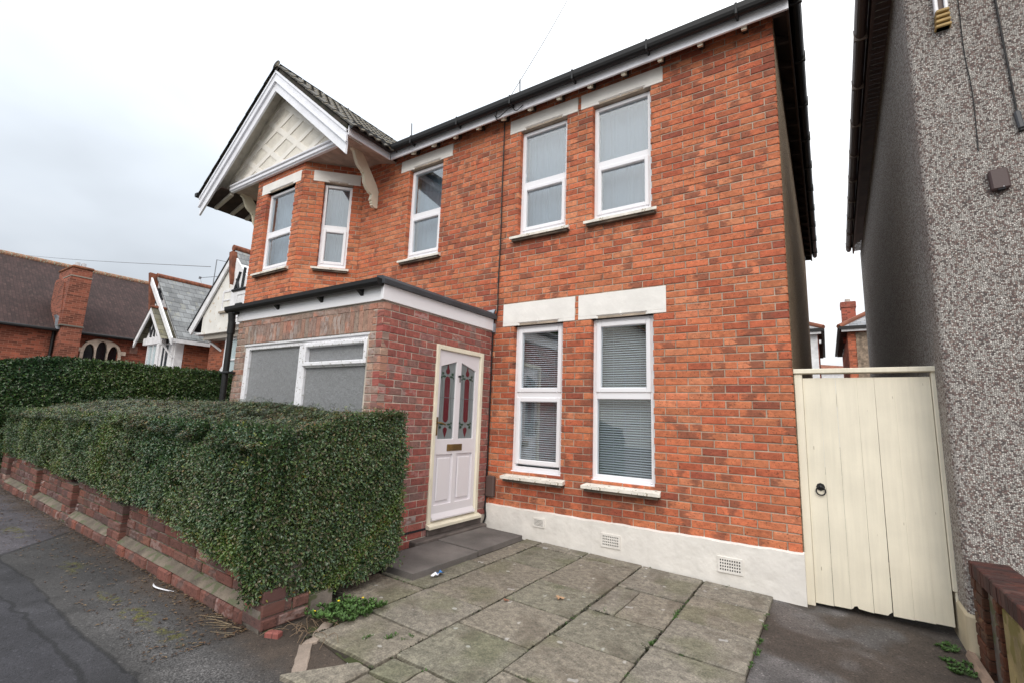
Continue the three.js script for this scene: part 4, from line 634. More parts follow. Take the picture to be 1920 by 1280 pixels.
// ---------------------------------------------------------------- side gate
const SLOPE = (x) => gy(x);
{
  const gate = thing('side_gate', 'tall cream painted board gate with a black ring handle between the two houses', 'gate', [0.5, SLOPE(0.5), -0.05]), gp = std({ map: (() => { const t = dtex(512, 512, (x, y) => { const u = x / 512, v = y / 512, n = fbm(u * 60, v * 3, 60, 3, 4, 3) - 0.5, b = fbm(u * 5, v * 5, 5, 5, 8, 4) - 0.5, f = hash(x, y, 4) - 0.5, k = smooth(0.93, 0.95, fbm(u * 40, v * 9, 40, 9, 14, 2)); return [234, 226, 206].map((q, i) => lerp(q * (1 + n * 0.05 + b * 0.08 + f * 0.025), [128, 112, 92][i], k * 0.5)); }); return t; })(), roughness: 0.55, bumpMap: again(grey, 2, 0.4), bumpScale: 0.002 });
  const F = frame(V(0, 0, -0.05), V(1, 0, 0), UP, V(0, 0, 1));
  box(F, 0.006, 0.07, 0.03, 1.986, -0.06, 0.012, 0.005).build(gate, 'post', gp); box(F, 0.953, 1.0, 0.335, 1.986, -0.06, 0.012, 0.005).build(gate, 'post', gp); box(F, 0.966, 1.0, 0.065, 0.333, -0.06, 0.008, 0.004).build(gate, 'post', gp);
  box(F, 0.0, 1.003, 1.987, 2.03, -0.07, 0.03, 0.006).build(gate, 'top_rail', gp);
  const edges = [0.072, 0.2, 0.317, 0.467, 0.588, 0.715, 0.84, 0.948], r = rng(4);
  for (let i = 0; i < 7; i++) {
    const a = edges[i] + 0.0002, gT = [0.0003, 0.0022, 0.0003, 0.0012, 0.0002, 0.0002, 0.0002][i], gB = [0.0028, 0.0004, 0.0022, 0.006, 0.0006, 0.0003, 0.0002][i], b = edges[i + 1] - gB, bT = edges[i + 1] - gT, y0 = lerp(0.056, 0.08, i / 6), y1 = 1.948, z = (r() - 0.5) * 0.003;
    const low = [[a, y0]]; if (i === 2) low.push([a + 0.01, y0 + 0.004], [a + 0.02, y0 + 0.022], [a + 0.04, y0 + 0.028], [a + 0.05, y0 + 0.01]); if (i === 3) low.push([b - 0.03, y0], [b - 0.02, y0 + 0.014]); low.push([b, y0 + (i === 3 ? 0.03 : 0)], [bT, y1], [a, y1]);
    new MB().prism(F, low, -0.03 + z, -0.006 + z).build(gate, 'board', gp);
  }
  for (const y of [0.35, 1.0, 1.7]) box(F, 0.08, 0.94, y, y + 0.11, -0.055, -0.034).build(gate, 'ledge', gp);
  const ring = new MB().geo(new THREE.TorusGeometry(0.034, 0.0055, 8, 24).translate(0.158, 0.975, -0.038)); ring.build(gate, 'ring_handle', M.darkMetal);
  new MB().geo(new THREE.CylinderGeometry(0.03, 0.034, 0.012, 8).rotateX(Math.PI / 2).translate(0.158, 1.008, -0.05)).geo(new THREE.SphereGeometry(0.017, 10, 8).translate(0.158, 1.008, -0.04)).build(gate, 'handle_rose', M.darkMetal);
}
// ---------------------------------------------------------------- the pebbledashed neighbour
{
  const nb = thing('pebbledashed_house', 'pebbledashed grey brown house with brown eaves on the far side of the gate', 'house', [3.5, gy(3), -4]), pd = std({ map: again(pebbleTex.color, 0.95, 0.95), roughness: 0.9, bumpMap: again(pebbleTex.bump, 0.95, 0.95), bumpScale: 0.009 });
  const k = (z) => 0.975 + (0.3 - z) * 0.0153, Z0 = 0.3, Z1 = -8.5, m = new MB(), c = 0.045, pts = [[k(Z1), Z1], ...Array.from({ length: 7 }, (_, i) => { const t = Math.PI / 2 * i / 6; return [k(Z0) + c * (1 - Math.cos(t)), Z0 - c * (1 - Math.sin(t))]; }), [7, Z0], [7, Z1]];
  let run = 0; for (let i = 0; i < pts.length; i++) { const a = pts[i], b = pts[(i + 1) % pts.length]; run += Math.hypot(b[0] - a[0], b[1] - a[1]); const l0 = run - Math.hypot(b[0] - a[0], b[1] - a[1]); m.quad(V(a[0], -0.1, a[1]), V(b[0], -0.1, b[1]), V(b[0], 5.62, b[1]), V(a[0], 5.62, a[1]), [l0, -0.1], [run, -0.1], [run, 5.62], [l0, 5.62]); }
  m.build(nb, 'wall', pd);
  { const pl = new MB(), P = pts.slice(0, 9).map(([x, z], i) => i === 8 ? V(1.6, 0, Z0) : V(x, 0, z)), C = V(3, 0, -4), off = P.map((p, i) => { const q = P[Math.max(0, i - 1)], w = P[Math.min(P.length - 1, i + 1)], t = w.clone().sub(q).normalize(), n = V(-t.z, 0, t.x); if (n.dot(p.clone().sub(C)) < 0) n.negate(); return p.clone().addScaledVector(n, 0.014); });
    for (let i = 0; i < P.length - 1; i++) { pl.quad(off[i].clone().setY(-0.05), off[i + 1].clone().setY(-0.05), off[i + 1].clone().setY(0.265), off[i].clone().setY(0.265)); pl.quad(off[i].clone().setY(0.265), off[i + 1].clone().setY(0.265), P[i + 1].clone().setY(0.285), P[i].clone().setY(0.285)); }
    pl.build(nb, 'plinth', std({ map: M.cementPlinth.map, color: 0xd8cdb4, roughness: 0.85 })); }
  const ov = (z) => k(z), n = 92;
  for (let i = 0; i < n; i++) { const z0 = lerp(0.7, -8.12, i / n), z1 = lerp(0.7, -8.12, (i + 1) / n) + 0.006; new MB().quad(V(ov(z0) - 0.16, 5.58, z0), V(ov(z0) + 0.02, 5.58, z0), V(ov(z1) + 0.02, 5.58, z1), V(ov(z1) - 0.16, 5.58, z1)).quad(V(ov(z1) - 0.16, 5.58, z1), V(ov(z1) + 0.02, 5.58, z1), V(ov(z1) + 0.02, 5.592, z1), V(ov(z1) - 0.16, 5.592, z1)).build(nb, 'soffit_board', M.brownMetal); }
  const A = V(ov(0.7) - 0.16, 0, 0.7), B = V(ov(-8.12) - 0.16, 0, -8.12), F = upright(B, A.clone().sub(B)), len = A.distanceTo(B);
  box(F, 0, len, 5.52, 5.72, -0.03, 0.0).build(nb, 'fascia_board', M.brownMetal); void F;
  const FO = upright(A, B.clone().sub(A)); void FO;
  new MB().box(F, 0, len, 5.525, 5.7, -0.025, 0.0).build(nb, 'fascia_board', M.brownMetal);
  const g = new MB(), up = 5.69, oA = A.clone().setY(up), oB = B.clone().setY(up), out = V(-1, 0, -0.0153).normalize(); gutterShape(g, oA.clone().addScaledVector(out, 0.012), oB.clone().addScaledVector(out, 0.012), out, 0.055, 0.12);
  const gut = g.build(nb, 'gutter', M.brownPlastic);
  for (let i = 0; i < 10; i++) { const z = lerp(0.2, -8.05, i / 9.3), x = ov(z) - 0.16; new MB().box(WORLD, x - 0.127, x - 0.008, 5.56, 5.695, z - 0.012, z + 0.012, 0.004).build(gut, 'gutter_joint', std({ color: 0x8d8078, roughness: 0.6 })); }
  new MB().quad(V(0.74, 5.71, 0.9), V(3.8, 7.6, 0.9), V(3.8, 7.6, -8.6), V(0.87, 5.71, -8.3)).build(nb, 'roof', std({ map: slateTex, roughness: 0.9 }));
  new MB().box(WORLD, 1.0, 7, 5.58, 5.7, 0.3, 0.72).build(nb, 'eaves', M.brownMetal);
  const zf = 0.3;
  const fl = thing('floodlight', 'white wall bracket with a yellowed louvred floodlight high on the pebbledash', 'floodlight', [1.19, 4.75, zf]);
  for (const x of [1.165, 1.225]) box(WORLD, x - 0.012, x + 0.012, 4.84, 5.2, zf + 0.0, zf + 0.05, 0.006).build(fl, 'bracket', M.upvc);
  box(WORLD, 1.18, 1.21, 4.86, 5.2, zf + 0.0, zf + 0.025).build(fl, 'back_plate', M.brownPlastic);
  const lens = std({ map: tone([178, 148, 92], 0.25, 111), roughness: 0.6 });
  for (let i = 0; i < 4; i++) box(WORLD, 1.145 + 0.003 * i, 1.243 - 0.003 * i, 4.70 + i * 0.038, 4.728 + i * 0.038, zf, zf + 0.085 - 0.008 * (3 - i), 0.006).build(fl, 'louvre', lens);
  box(WORLD, 1.155, 1.233, 4.7, 4.85, zf, zf + 0.05).build(fl, 'housing', std({ color: 0x2e2a26, roughness: 0.8 }));
  const vb = thing('vent_cover', 'square brown plastic vent cover on the pebbledashed wall', 'vent', [1.395, 3.35, zf]);
  const FB = frame(V(1.395, 3.35, zf), V(0.998, 0.06, 0).normalize(), V(-0.06, 0.998, 0).normalize(), V(0, 0, 1));
  box(FB, -0.052, 0.052, -0.078, 0.082, -0.005, 0.05, 0.01).build(vb, 'cover', std({ color: 0x4b3a39, roughness: 0.5 })); box(FB, -0.02, 0.02, -0.083, -0.072, 0.01, 0.046).build(vb, 'outlet', M.dark); new MB().geo(new THREE.SphereGeometry(0.0035, 6, 4).translate(FB.p(0.01, -0.066, 0.05).x, FB.p(0.01, -0.066, 0.05).y, FB.p(0.01, -0.066, 0.05).z)).build(vb, 'screw', M.upvc);
  const jb = thing('cable_drop', 'black cable with a small grey connector hanging down the pebbledashed wall', 'cable', [1.52, 4.2, zf]);
  new MB().tube([V(1.46, 5.5, zf + 0.01), V(1.505, 4.87, zf + 0.012), V(1.515, 4.5, zf + 0.014), V(1.53, 4.1, zf + 0.012), V(1.535, 3.86, zf + 0.016)], 0.007, 40, 5).build(jb, 'cable', M.black);
  const JF = frame(V(1.54, 3.79, zf), V(0.995, 0.1, 0).normalize(), V(-0.1, 0.995, 0).normalize(), V(0, 0, 1)); box(JF, -0.017, 0.017, -0.075, 0.068, 0.0, 0.035, 0.008).build(jb, 'connector', std({ color: 0x46484d, roughness: 0.5 })); box(JF, -0.015, 0.015, -0.095, -0.076, 0.003, 0.03, 0.005).build(jb, 'cable_gland', M.black);
  const tw = thing('wall_wire', 'thin dark wire running down the pebbledashed wall beside the floodlight', 'wire', [1.31, 4.5, zf]); new MB().tube([V(1.3, 5.5, zf + 0.006), V(1.305, 4.97, zf + 0.008), V(1.302, 4.44, zf + 0.006), V(1.318, 4.1, zf + 0.008), V(1.31, 3.61, zf + 0.006)], 0.0035, 40, 5).build(tw, 'wire', M.black);
}
{ // the neighbour's low front wall with a brick-on-edge coping
  const lw = thing('boundary_wall', 'low weathered brick wall with dark brick coping and mossy cream panels, right of the gate', 'wall', [1.1, gy(1.1), 1.2]), r = rng(29), Z0 = 0.335, Z1 = 3.6, F = upright(V(1.0, 0, Z0), V(0, 0, 1));
  const L = frame(V(1.0, 0, Z1), V(0, 0, 1), UP, V(-1, 0, 0)), FL = frame(V(1.0, 0, 0), V(0, 0, 1), UP, V(-1, 0, 0)); void F; void L;
  const mossy = std({ map: tone([146, 132, 92], 0.35, 115, { cells: 6, spots: 0.35, spot: [116, 108, 58] }), bumpMap: grey, bumpScale: 0.006, roughness: 0.9 }), stone = std({ map: tone([112, 102, 92], 0.35, 117, { cells: 6 }), bumpMap: grey, bumpScale: 0.01, roughness: 0.95 });
  box(WORLD, 1.03, 1.17, -0.1, 0.57, Z0 + 0.004, Z1).build(lw, 'core', M.darkMortar);
  const cop = std({ map: oldAtlas, color: 0x9c8480, roughness: 0.9, bumpMap: atlasBump, bumpScale: 0.003 });
  const FT = frame(V(1.0, 0.65, 0), V(0, 0, 1), V(1, 0, 0), UP);      // looking down on the coping: a along the wall, b across it
  for (let z = Z0, i = 0; z < Z1; z += 0.0725, i++) { const m = new MB(), w = r() * 0.004; brickShape(m, FT, [z, z + 0.067, -0.006 + w, 0.204 - w], r, { upright: true, full: 0.21, depth: 0.095, proud: 0.003, ch: 0.007 }); m.build(lw, 'coping_brick', cop); }
  const bricks = (z0, z1, mat, c) => { for (let row = 0; row < 8; row++) { const y0 = -0.03 + row * 0.073; if (y0 > 0.53) break; let list = []; const off = row % 2 ? 0.11 : 0.22; for (let s = z0, e = z0 + off; s < z1 - 0.01; s = e, e += 0.22) list.push([s, Math.min(e - 0.009, z1), y0, Math.min(y0 + 0.064, 0.553)]); for (const q of list) { const m = new MB(); brickShape(m, frame(V(1.0 + c, 0, 0), V(0, 0, 1), UP, V(-1, 0, 0)), q, r, { depth: 0.1, ch: 0.006, proud: 0.004 }); m.build(lw, 'brick', mat); } } };
  const pier = std({ map: oldAtlas, color: 0xb9a27c, roughness: 0.92, bumpMap: atlasBump, bumpScale: 0.004 });
  bricks(Z0 + 0.004, 0.6, pier, 0.0);
  for (let i = 0; i < 5; i++) new MB().box(FL, 0.61, 0.85, 0.02 + i * 0.105, 0.115 + i * 0.105, -0.1, -0.055, 0.01).build(lw, 'stone', stone);
  bricks(0.86, 0.935, pier, 0.0);
  for (let i = 0; i < 3; i++) new MB().box(FL, 0.945 + i * 0.55, 1.48 + i * 0.55, 0.1, 0.53, -0.06, -0.016, 0.012).build(lw, 'panel', mossy);
  bricks(2.6, Z1, pier, 0.0);
  new MB().box(FL, 0.86, 2.6, -0.05, 0.1, -0.08, -0.002, 0.008).build(lw, 'base_course', pier);
  new MB().prism(frame(V(0, 0, 0), V(1, 0, 0), UP, V(0, 0, 1)), [[0.93, -0.02], [0.985, -0.02], [0.985, 0.045], [0.955, 0.04]], 0.26, 2.2).build(lw, 'kerb', std({ map: tone([150, 128, 112], 0.3, 119), roughness: 0.95, bumpMap: grain, bumpScale: 0.004 }));
}
// ---------------------------------------------------------------- low front garden wall
{
  const gw = thing('garden_wall', 'low old red brick wall with small piers and a concrete ledge, under the clipped hedge', 'wall', [-6, gy(-6), 3.0]), r = rng(43), ZF = 3.07, wallTop = (x) => gy(x) + 0.4;
  const base = std({ map: tone([108, 99, 88], 0.35, 121, { spots: 0.2, spot: [96, 98, 76] }), bumpMap: grain, bumpScale: 0.006, roughness: 0.95 });
  const sl = -0.028, Fw = frame(V(0, 0.03, ZF), V(1, sl, 0), UP, V(0, 0, 1));   // rows follow the sloping pavement; b is height above it
  box(Fw, -10.2, -2.84, -0.1, 0.37, -0.22, -0.01).build(gw, 'core', M.darkMortar);
  const piers = [[-3.02, -2.80], [-5.48, -5.2], [-6.86, -6.6], [-8.25, -7.97], [-9.7, -9.4]];
  // brick courses between the piers
  const list = layBricks(Fw, -10.1, -2.83, 0.14, 4, piers.map(([a, b]) => [a, b, 0, 1]), { unit: 0.232, course: 0.075, odd: 1 }).filter((q) => !(q[0] > -3.5 && q[2] > 0.27));
  const wallMesh = gw; brickwork(wallMesh, Fw, list, M.oldBrick, 44, 300, { proud: 0.006, ch: 0.007 });
  for (const [a, b] of piers) { const F = frame(V(0, 0.03, ZF + 0.055), V(1, sl, 0), UP, V(0, 0, 1)); const end = a > -3.1;
    for (let k = 0; k < (end ? 3 : 5); k++) { const m = new MB(); if (k % 2) { brickShape(m, F, [a, (a + b) / 2 - 0.005, 0.02 + k * 0.077, 0.088 + k * 0.077], r, { depth: 0.15, ch: 0.008, proud: 0.005 }); brickShape(m, F, [(a + b) / 2 + 0.005, b, 0.02 + k * 0.077, 0.088 + k * 0.077], r, { depth: 0.15, ch: 0.008, proud: 0.005 }); } else brickShape(m, F, [a, b, 0.02 + k * 0.077, 0.088 + k * 0.077], r, { depth: 0.15, ch: 0.008, proud: 0.005 }); m.build(gw, 'pier_brick', M.oldBrick); }
    box(F, a + 0.006, b - 0.006, 0.0, end ? 0.24 : 0.4, -0.15, -0.008).build(gw, 'pier_core', M.darkMortar); }
  // ledge: a bevelled concrete top on a row of bricks
  const runs = [[-5.2, -3.02], [-6.6, -5.48], [-7.97, -6.86], [-9.4, -8.25]];
  for (const [a, b] of runs) {
    const e = (x, h, z) => V(x, gy(x) + h, z), m = new MB(), n = 10; for (let i = 0; i < n; i++) { const x0 = lerp(a, b, i / n), x1 = lerp(a, b, (i + 1) / n), o = 0.002 * Math.sin(x0 * 9), o1 = 0.002 * Math.sin(x1 * 9); m.quad(e(x0, 0.085 + o, ZF + 0.06), e(x1, 0.085 + o1, ZF + 0.06), e(x1, 0.135 + o1, ZF + 0.0), e(x0, 0.135 + o, ZF + 0.0)); } m.build(gw, 'ledge', base);
    const F = frame(V(0, 0.03, ZF + 0.062), V(1, sl, 0), UP, V(0, 0, 1)); for (const q of layBricks(F, a, b, 0.0, 1, [], { unit: 0.235, course: 0.09, joint: 0.01 })) { const k = new MB(); brickShape(k, F, [q[0], q[1], -0.04, 0.078], r, { depth: 0.1, ch: 0.014, proud: 0.008 }); k.build(gw, 'ledge_brick', M.oldBrick); }
    box(F, a, b, -0.05, 0.068, -0.058, -0.012).build(gw, 'ledge_core', M.darkMortar);
  }
  // the broken end of the wall, turned towards the house
  const FE = frame(V(-2.8, gy(-2.8), ZF + 0.055), V(0, 0, -1), UP, V(1, 0, 0)); for (let row = 0; row < 2; row++) for (const q of [[0.0, 0.105 + row * 0.1], [0.115 + row * 0.1, 0.33]]) { const m = new MB(); brickShape(m, FE, [q[0], q[1], 0.012 + row * 0.077, 0.08 + row * 0.077], r, { depth: 0.1, ch: 0.009, proud: 0.006 }); m.build(gw, 'brick', M.oldBrick); }
  box(WORLD, -2.95, -2.812, 0, 0.24, 2.6, ZF + 0.06).build(gw, 'core', M.darkMortar);
}
// ---------------------------------------------------------------- hedges: leafy sprigs over a dark twiggy core
function sprigGeo(seed, leaves, len, reach, cols, rise = 1) {
  const r = rng(seed), m = new MB(), col = [];
  for (let i = 0; i < leaves; i++) {
    const a = r() * TAU, h = r() * reach, o = V(Math.cos(a) * reach * 0.55 * r(), Math.sin(a) * reach * 0.55 * r(), (h - reach * 0.45) * (0.4 + 0.6 * rise)), dir = V(Math.cos(a) * (0.5 + r()), Math.sin(a) * (0.5 + r()), (0.15 + r() * 0.9) * rise).normalize(), side = dir.clone().cross(V((r() - 0.5) * rise, (r() - 0.5) * rise, 1)).normalize(), up = side.clone().cross(dir), L = len * (0.65 + r() * 0.6), w = L * 0.3;
    const P = (s, t, u) => o.clone().addScaledVector(dir, s).addScaledVector(side, t).addScaledVector(up, u), c = cols[Math.floor(r() * cols.length)], v = 0.8 + r() * 0.4;
    const A = P(0, 0, 0), B = P(L * 0.5, w, w * 0.3), C = P(L, 0, -w * 0.2), D = P(L * 0.5, -w, w * 0.3), n = m.p.length; m.tri(A, B, C); m.tri(A, C, D); for (let k = n; k < m.p.length; k += 3) col.push(c[0] * v, c[1] * v, c[2] * v);
  }
  m.c = col; return m.geometry();
}
const leafDark = [[0.036, 0.072, 0.024], [0.026, 0.056, 0.021], [0.046, 0.090, 0.028], [0.038, 0.072, 0.034], [0.062, 0.104, 0.032], [0.062, 0.062, 0.030]];
function sprigs(parent, name, geo, list, seed) {                     // list of [position, normal, scale, tint]
  const im = new THREE.InstancedMesh(geo, M.leaf, list.length), o = origin.get(parent), r = rng(seed), q = new THREE.Quaternion(), q2 = new THREE.Quaternion(), mtx = new THREE.Matrix4(), c = new THREE.Color();
  list.forEach(([p, n, s, t], i) => { q.setFromUnitVectors(V(0, 0, 1), n); q2.setFromAxisAngle(V(0, 0, 1), r() * TAU); q.multiply(q2); mtx.compose(V(p.x - o.x, p.y - o.y, p.z - o.z), q, V(s, s, s)); im.setMatrixAt(i, mtx); c.setRGB(t[0], t[1], t[2]); im.setColorAt(i, c); });
  im.name = name; im.castShadow = im.receiveShadow = true; im.userData.kind = 'stuff'; parent.add(im); return im;
}
const lean = (n, r, k) => n.clone().add(V((r() - 0.5) * k, (r() - 0.5) * k, (r() - 0.5) * k)).normalize();
const bumpy = (a, b, s) => fbm(a * 2.2 + 50, b * 2.2 + 50, 9999, 9999, s, 3) - 0.5;
{
  const hg = thing('clipped_hedge', 'long clipped box-shaped green hedge growing over the low brick wall', 'hedge', [-6, gy(-6), 2.6]), r = rng(101), list = [], tops = [];
  const X1 = -2.86, X0 = -10.4, ZB = 1.95, bottom = (x) => gy(x) + 0.49 - 0.18 * smooth(-4.6, -3.0, x) + 0.1 * bumpy(x * 2, 1, 5);
  const frontZ = (x, y) => 3.12 + 0.09 * bumpy(x, y, 1) + 0.04 * smooth(0.9, 0.5, y) - 0.05 * smooth(1.05, 1.4, y), ridge = (x) => 1.475 + 0.075 * smooth(-3.4, -5, x) - 0.07 * smooth(-8.5, -10.5, x), topY = (x, z) => ridge(x) + 0.01 - 0.19 * clamp((z - 2.15) / 1.0) - 0.05 * smooth(3.0, 3.2, z) + 0.035 * bumpy(x, z, 2), rightX = (y, z) => X1 + 0.09 * bumpy(y, z, 3) - 0.05 * smooth(1.1, 1.45, y);
  const thin = (x, y, z) => fbm(x * 7 + 40, (y + z) * 7 + 40, 9999, 9999, 66, 2) > 0.715, dead = (p) => 0.5 * smooth(0.75, 0.15, Math.hypot((p.x + 4.15) / 0.9, (p.y - 0.6) / 0.35)) * smooth(0.4, 0.6, fbm(p.x * 9, p.y * 9 + p.z * 9, 9999, 9999, 68, 3)), stray = () => r() < 0.05 ? r() * 0.07 : 0;
  const tint = (p) => { const a = fbm(p.x * 1.3 + 9, (p.y + p.z) * 1.3 + 9, 9999, 9999, 61, 3), y = smooth(0.56, 0.72, fbm(p.x * 2.4 + 30, (p.y * 1.2 + p.z) * 2.4, 9999, 9999, 71, 3)), v = 0.78 + 0.44 * r(); return [(1.3 + 0.5 * y + 1.2 * (a - 0.5)) * v, (1.24 + 0.35 * y + (a - 0.5) * 0.5) * v, (1.32 - 0.2 * y + 0.4 * (a - 0.5)) * v]; };
  const put = (p, n, s, k = 1.1, cut = 0.05) => { if (thin(p.x, p.y, p.z)) return; (k < 1 ? tops : list).push([p.addScaledVector(n, stray()), lean(n, r, k), s, k < 1 && r() < cut ? [4.0, 2.2, 2.4].map((q) => q * (0.6 + 0.5 * r())) : r() < 0.05 + dead(p) ? (r() < 0.5 ? [2.6, 1.7, 0.9] : [2.7, 2.1, 2.2]) : tint(p)]); };   // cut: share of browned, clipped top leaves, lightened to paint in sky sheen
  for (let i = 0; i < 15500; i++) { const x = lerp(X0, X1 + 0.03, Math.pow(r(), 0.72)), b = bottom(x), y = lerp(b, 1.36, r()); put(V(x, y, frontZ(x, y) - 0.05 * r()), V(0, 0.1, 1).normalize(), 1); }
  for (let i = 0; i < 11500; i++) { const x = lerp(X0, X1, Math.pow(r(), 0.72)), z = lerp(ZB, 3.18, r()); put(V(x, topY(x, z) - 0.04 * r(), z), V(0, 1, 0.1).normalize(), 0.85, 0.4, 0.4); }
  for (let i = 0; i < 7600; i++) { const z = lerp(ZB, 3.2, r()), b = gy(X1) + 0.12 + 0.07 * smooth(2.6, 3.05, z) + 0.06 * (1 - smooth(ZB, 2.5, z)) + 0.05 * bumpy(z * 3, 2, 8), y = lerp(b, topY(X1, z), r()); put(V(rightX(y, z) - 0.05 * r(), y, z), V(1, 0.1, 0), 1); }
  for (let i = 0; i < 2600; i++) { const x = lerp(X0, X1, r()), y = lerp(0.3, ridge(x), r()); put(V(x, y, ZB + 0.05 * r()), V(0, 0.1, -1), 1); }
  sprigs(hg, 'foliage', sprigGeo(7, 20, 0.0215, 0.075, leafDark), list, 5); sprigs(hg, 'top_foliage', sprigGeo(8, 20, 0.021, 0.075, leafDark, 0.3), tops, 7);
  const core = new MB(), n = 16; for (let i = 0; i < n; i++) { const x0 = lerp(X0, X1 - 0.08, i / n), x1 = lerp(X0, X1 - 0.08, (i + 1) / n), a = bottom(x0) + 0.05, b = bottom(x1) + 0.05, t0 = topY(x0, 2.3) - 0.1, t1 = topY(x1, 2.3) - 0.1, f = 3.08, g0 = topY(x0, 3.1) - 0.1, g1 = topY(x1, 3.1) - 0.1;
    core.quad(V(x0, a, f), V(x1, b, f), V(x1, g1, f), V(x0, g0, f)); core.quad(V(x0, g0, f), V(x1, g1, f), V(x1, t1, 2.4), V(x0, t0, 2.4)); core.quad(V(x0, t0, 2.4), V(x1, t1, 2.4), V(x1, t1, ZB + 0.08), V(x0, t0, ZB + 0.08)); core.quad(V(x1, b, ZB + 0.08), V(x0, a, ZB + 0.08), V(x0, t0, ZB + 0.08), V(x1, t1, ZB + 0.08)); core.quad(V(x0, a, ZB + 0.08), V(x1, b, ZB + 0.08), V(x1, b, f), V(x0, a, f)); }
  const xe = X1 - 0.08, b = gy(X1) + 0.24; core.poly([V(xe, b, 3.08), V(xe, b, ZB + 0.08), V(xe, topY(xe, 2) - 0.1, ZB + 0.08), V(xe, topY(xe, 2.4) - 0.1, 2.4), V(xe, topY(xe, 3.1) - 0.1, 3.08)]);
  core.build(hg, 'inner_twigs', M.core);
  const tw = new MB(); for (let i = 0; i < 60; i++) { const z = lerp(2.0, 3.0, r()), x = lerp(-4.6, -2.95, r()), y = gy(x); tw.rod(V(x, y, z), V(x + (r() - 0.5) * 0.2, y + 0.45, z + (r() - 0.5) * 0.2), 0.006 + r() * 0.006, 5, 0.004); } tw.build(hg, 'stems', std({ color: lin(0.07, 0.05, 0.035), roughness: 0.95 }), 'stuff');
}
{
  const hg = thing('tall_hedge', 'taller dark green clipped hedge across the garden behind the low hedge', 'hedge', [-10.6, gy(-10), 0.5]), r = rng(202), list = [], X1 = -10, T = (z) => 2.18 - 0.17 * smooth(2.6, 3.4, z) + 0.05 * bumpy(z, 4, 9) - 0.25 * smooth(3.25, 3.5, z), fx = (y, z) => X1 + 0.12 * bumpy(y * 0.8, z * 0.8, 11) - 0.1 * smooth(2.0, 2.3, y);
  const tint = (p) => { const v = 0.8 + 0.5 * r(), a = fbm(p.z * 1.4 + 9, p.y * 1.4 + 9, 999, 999, 81, 3) - 0.5; return [(1.15 + a) * v, (1.3 + 0.7 * a) * v, 1.2 * v]; };
  for (let i = 0; i < 8600; i++) { const z = lerp(-3.2, 3.45, r()), y = lerp(0.45, T(z), Math.pow(r(), 0.8)); list.push([V(fx(y, z) - 0.06 * r(), y, z), lean(V(1, 0.15, 0), r, 1.1), 1.2, r() < 0.01 ? [2, 2, 1] : tint(V(0, y, z))]); }
  for (let i = 0; i < 3600; i++) { const z = lerp(-3.2, 3.45, r()), x = lerp(-11.2, X1, r()); list.push([V(x, T(z) - 0.05 * r(), z), lean(V(0.1, 1, 0), r, 1.1), 1.1, tint(V(0, 2, z))]); }
  for (let i = 0; i < 1200; i++) { const x = lerp(-11.2, X1, r()), y = lerp(0.4, 2.05, r()); list.push([V(x, y, 3.45 - 0.05 * r()), lean(V(0, 0.1, 1), r, 1.1), 1.2, tint(V(0, y, 3))]); }
  sprigs(hg, 'foliage', sprigGeo(9, 15, 0.032, 0.095, leafDark.map((c) => c.map((v) => v * 0.85))), list, 6);
  const core = new MB(); for (let i = 0; i < 10; i++) { const z0 = lerp(-3.2, 3.35, i / 10), z1 = lerp(-3.2, 3.35, (i + 1) / 10); core.box(WORLD, -11.1, X1 - 0.12, 0.1, (T(z0) + T(z1)) / 2 - 0.12, z0, z1); } core.build(hg, 'inner_twigs', M.core);
}
// ---------------------------------------------------------------- weeds, leaves and litter
function tuft(m, col, at, n, len, width, r, cols, spread = 1, flat = 0.5) {
  for (let i = 0; i < n; i++) { const a = r() * TAU, d = V(Math.cos(a) * spread, flat + r() * 0.9, Math.sin(a) * spread).normalize(), s = V(-Math.sin(a), 0, Math.cos(a)), L = len * (0.5 + r() * 0.7), o = at.clone().add(V((r() - 0.5) * len * 0.7, 0, (r() - 0.5) * len * 0.7)), c = cols[Math.floor(r() * cols.length)], v = 0.75 + r() * 0.5, mid = o.clone().addScaledVector(d, L * 0.6).add(V(0, L * 0.12, 0)), tip = o.clone().addScaledVector(d, L), n0 = m.p.length; m.tri(o, mid.clone().addScaledVector(s, width), tip); m.tri(o, tip, mid.clone().addScaledVector(s, -width)); for (let k = n0; k < m.p.length; k += 3) col.push(c[0] * v, c[1] * v, c[2] * v); }
}
const weedGreen = [[0.06, 0.13, 0.025], [0.085, 0.17, 0.04], [0.045, 0.10, 0.02]], mossCols = [[0.05, 0.045, 0.03], [0.035, 0.03, 0.022], [0.06, 0.07, 0.03]], leafMat = std({ vertexColors: true, roughness: 0.7, side: THREE.DoubleSide });
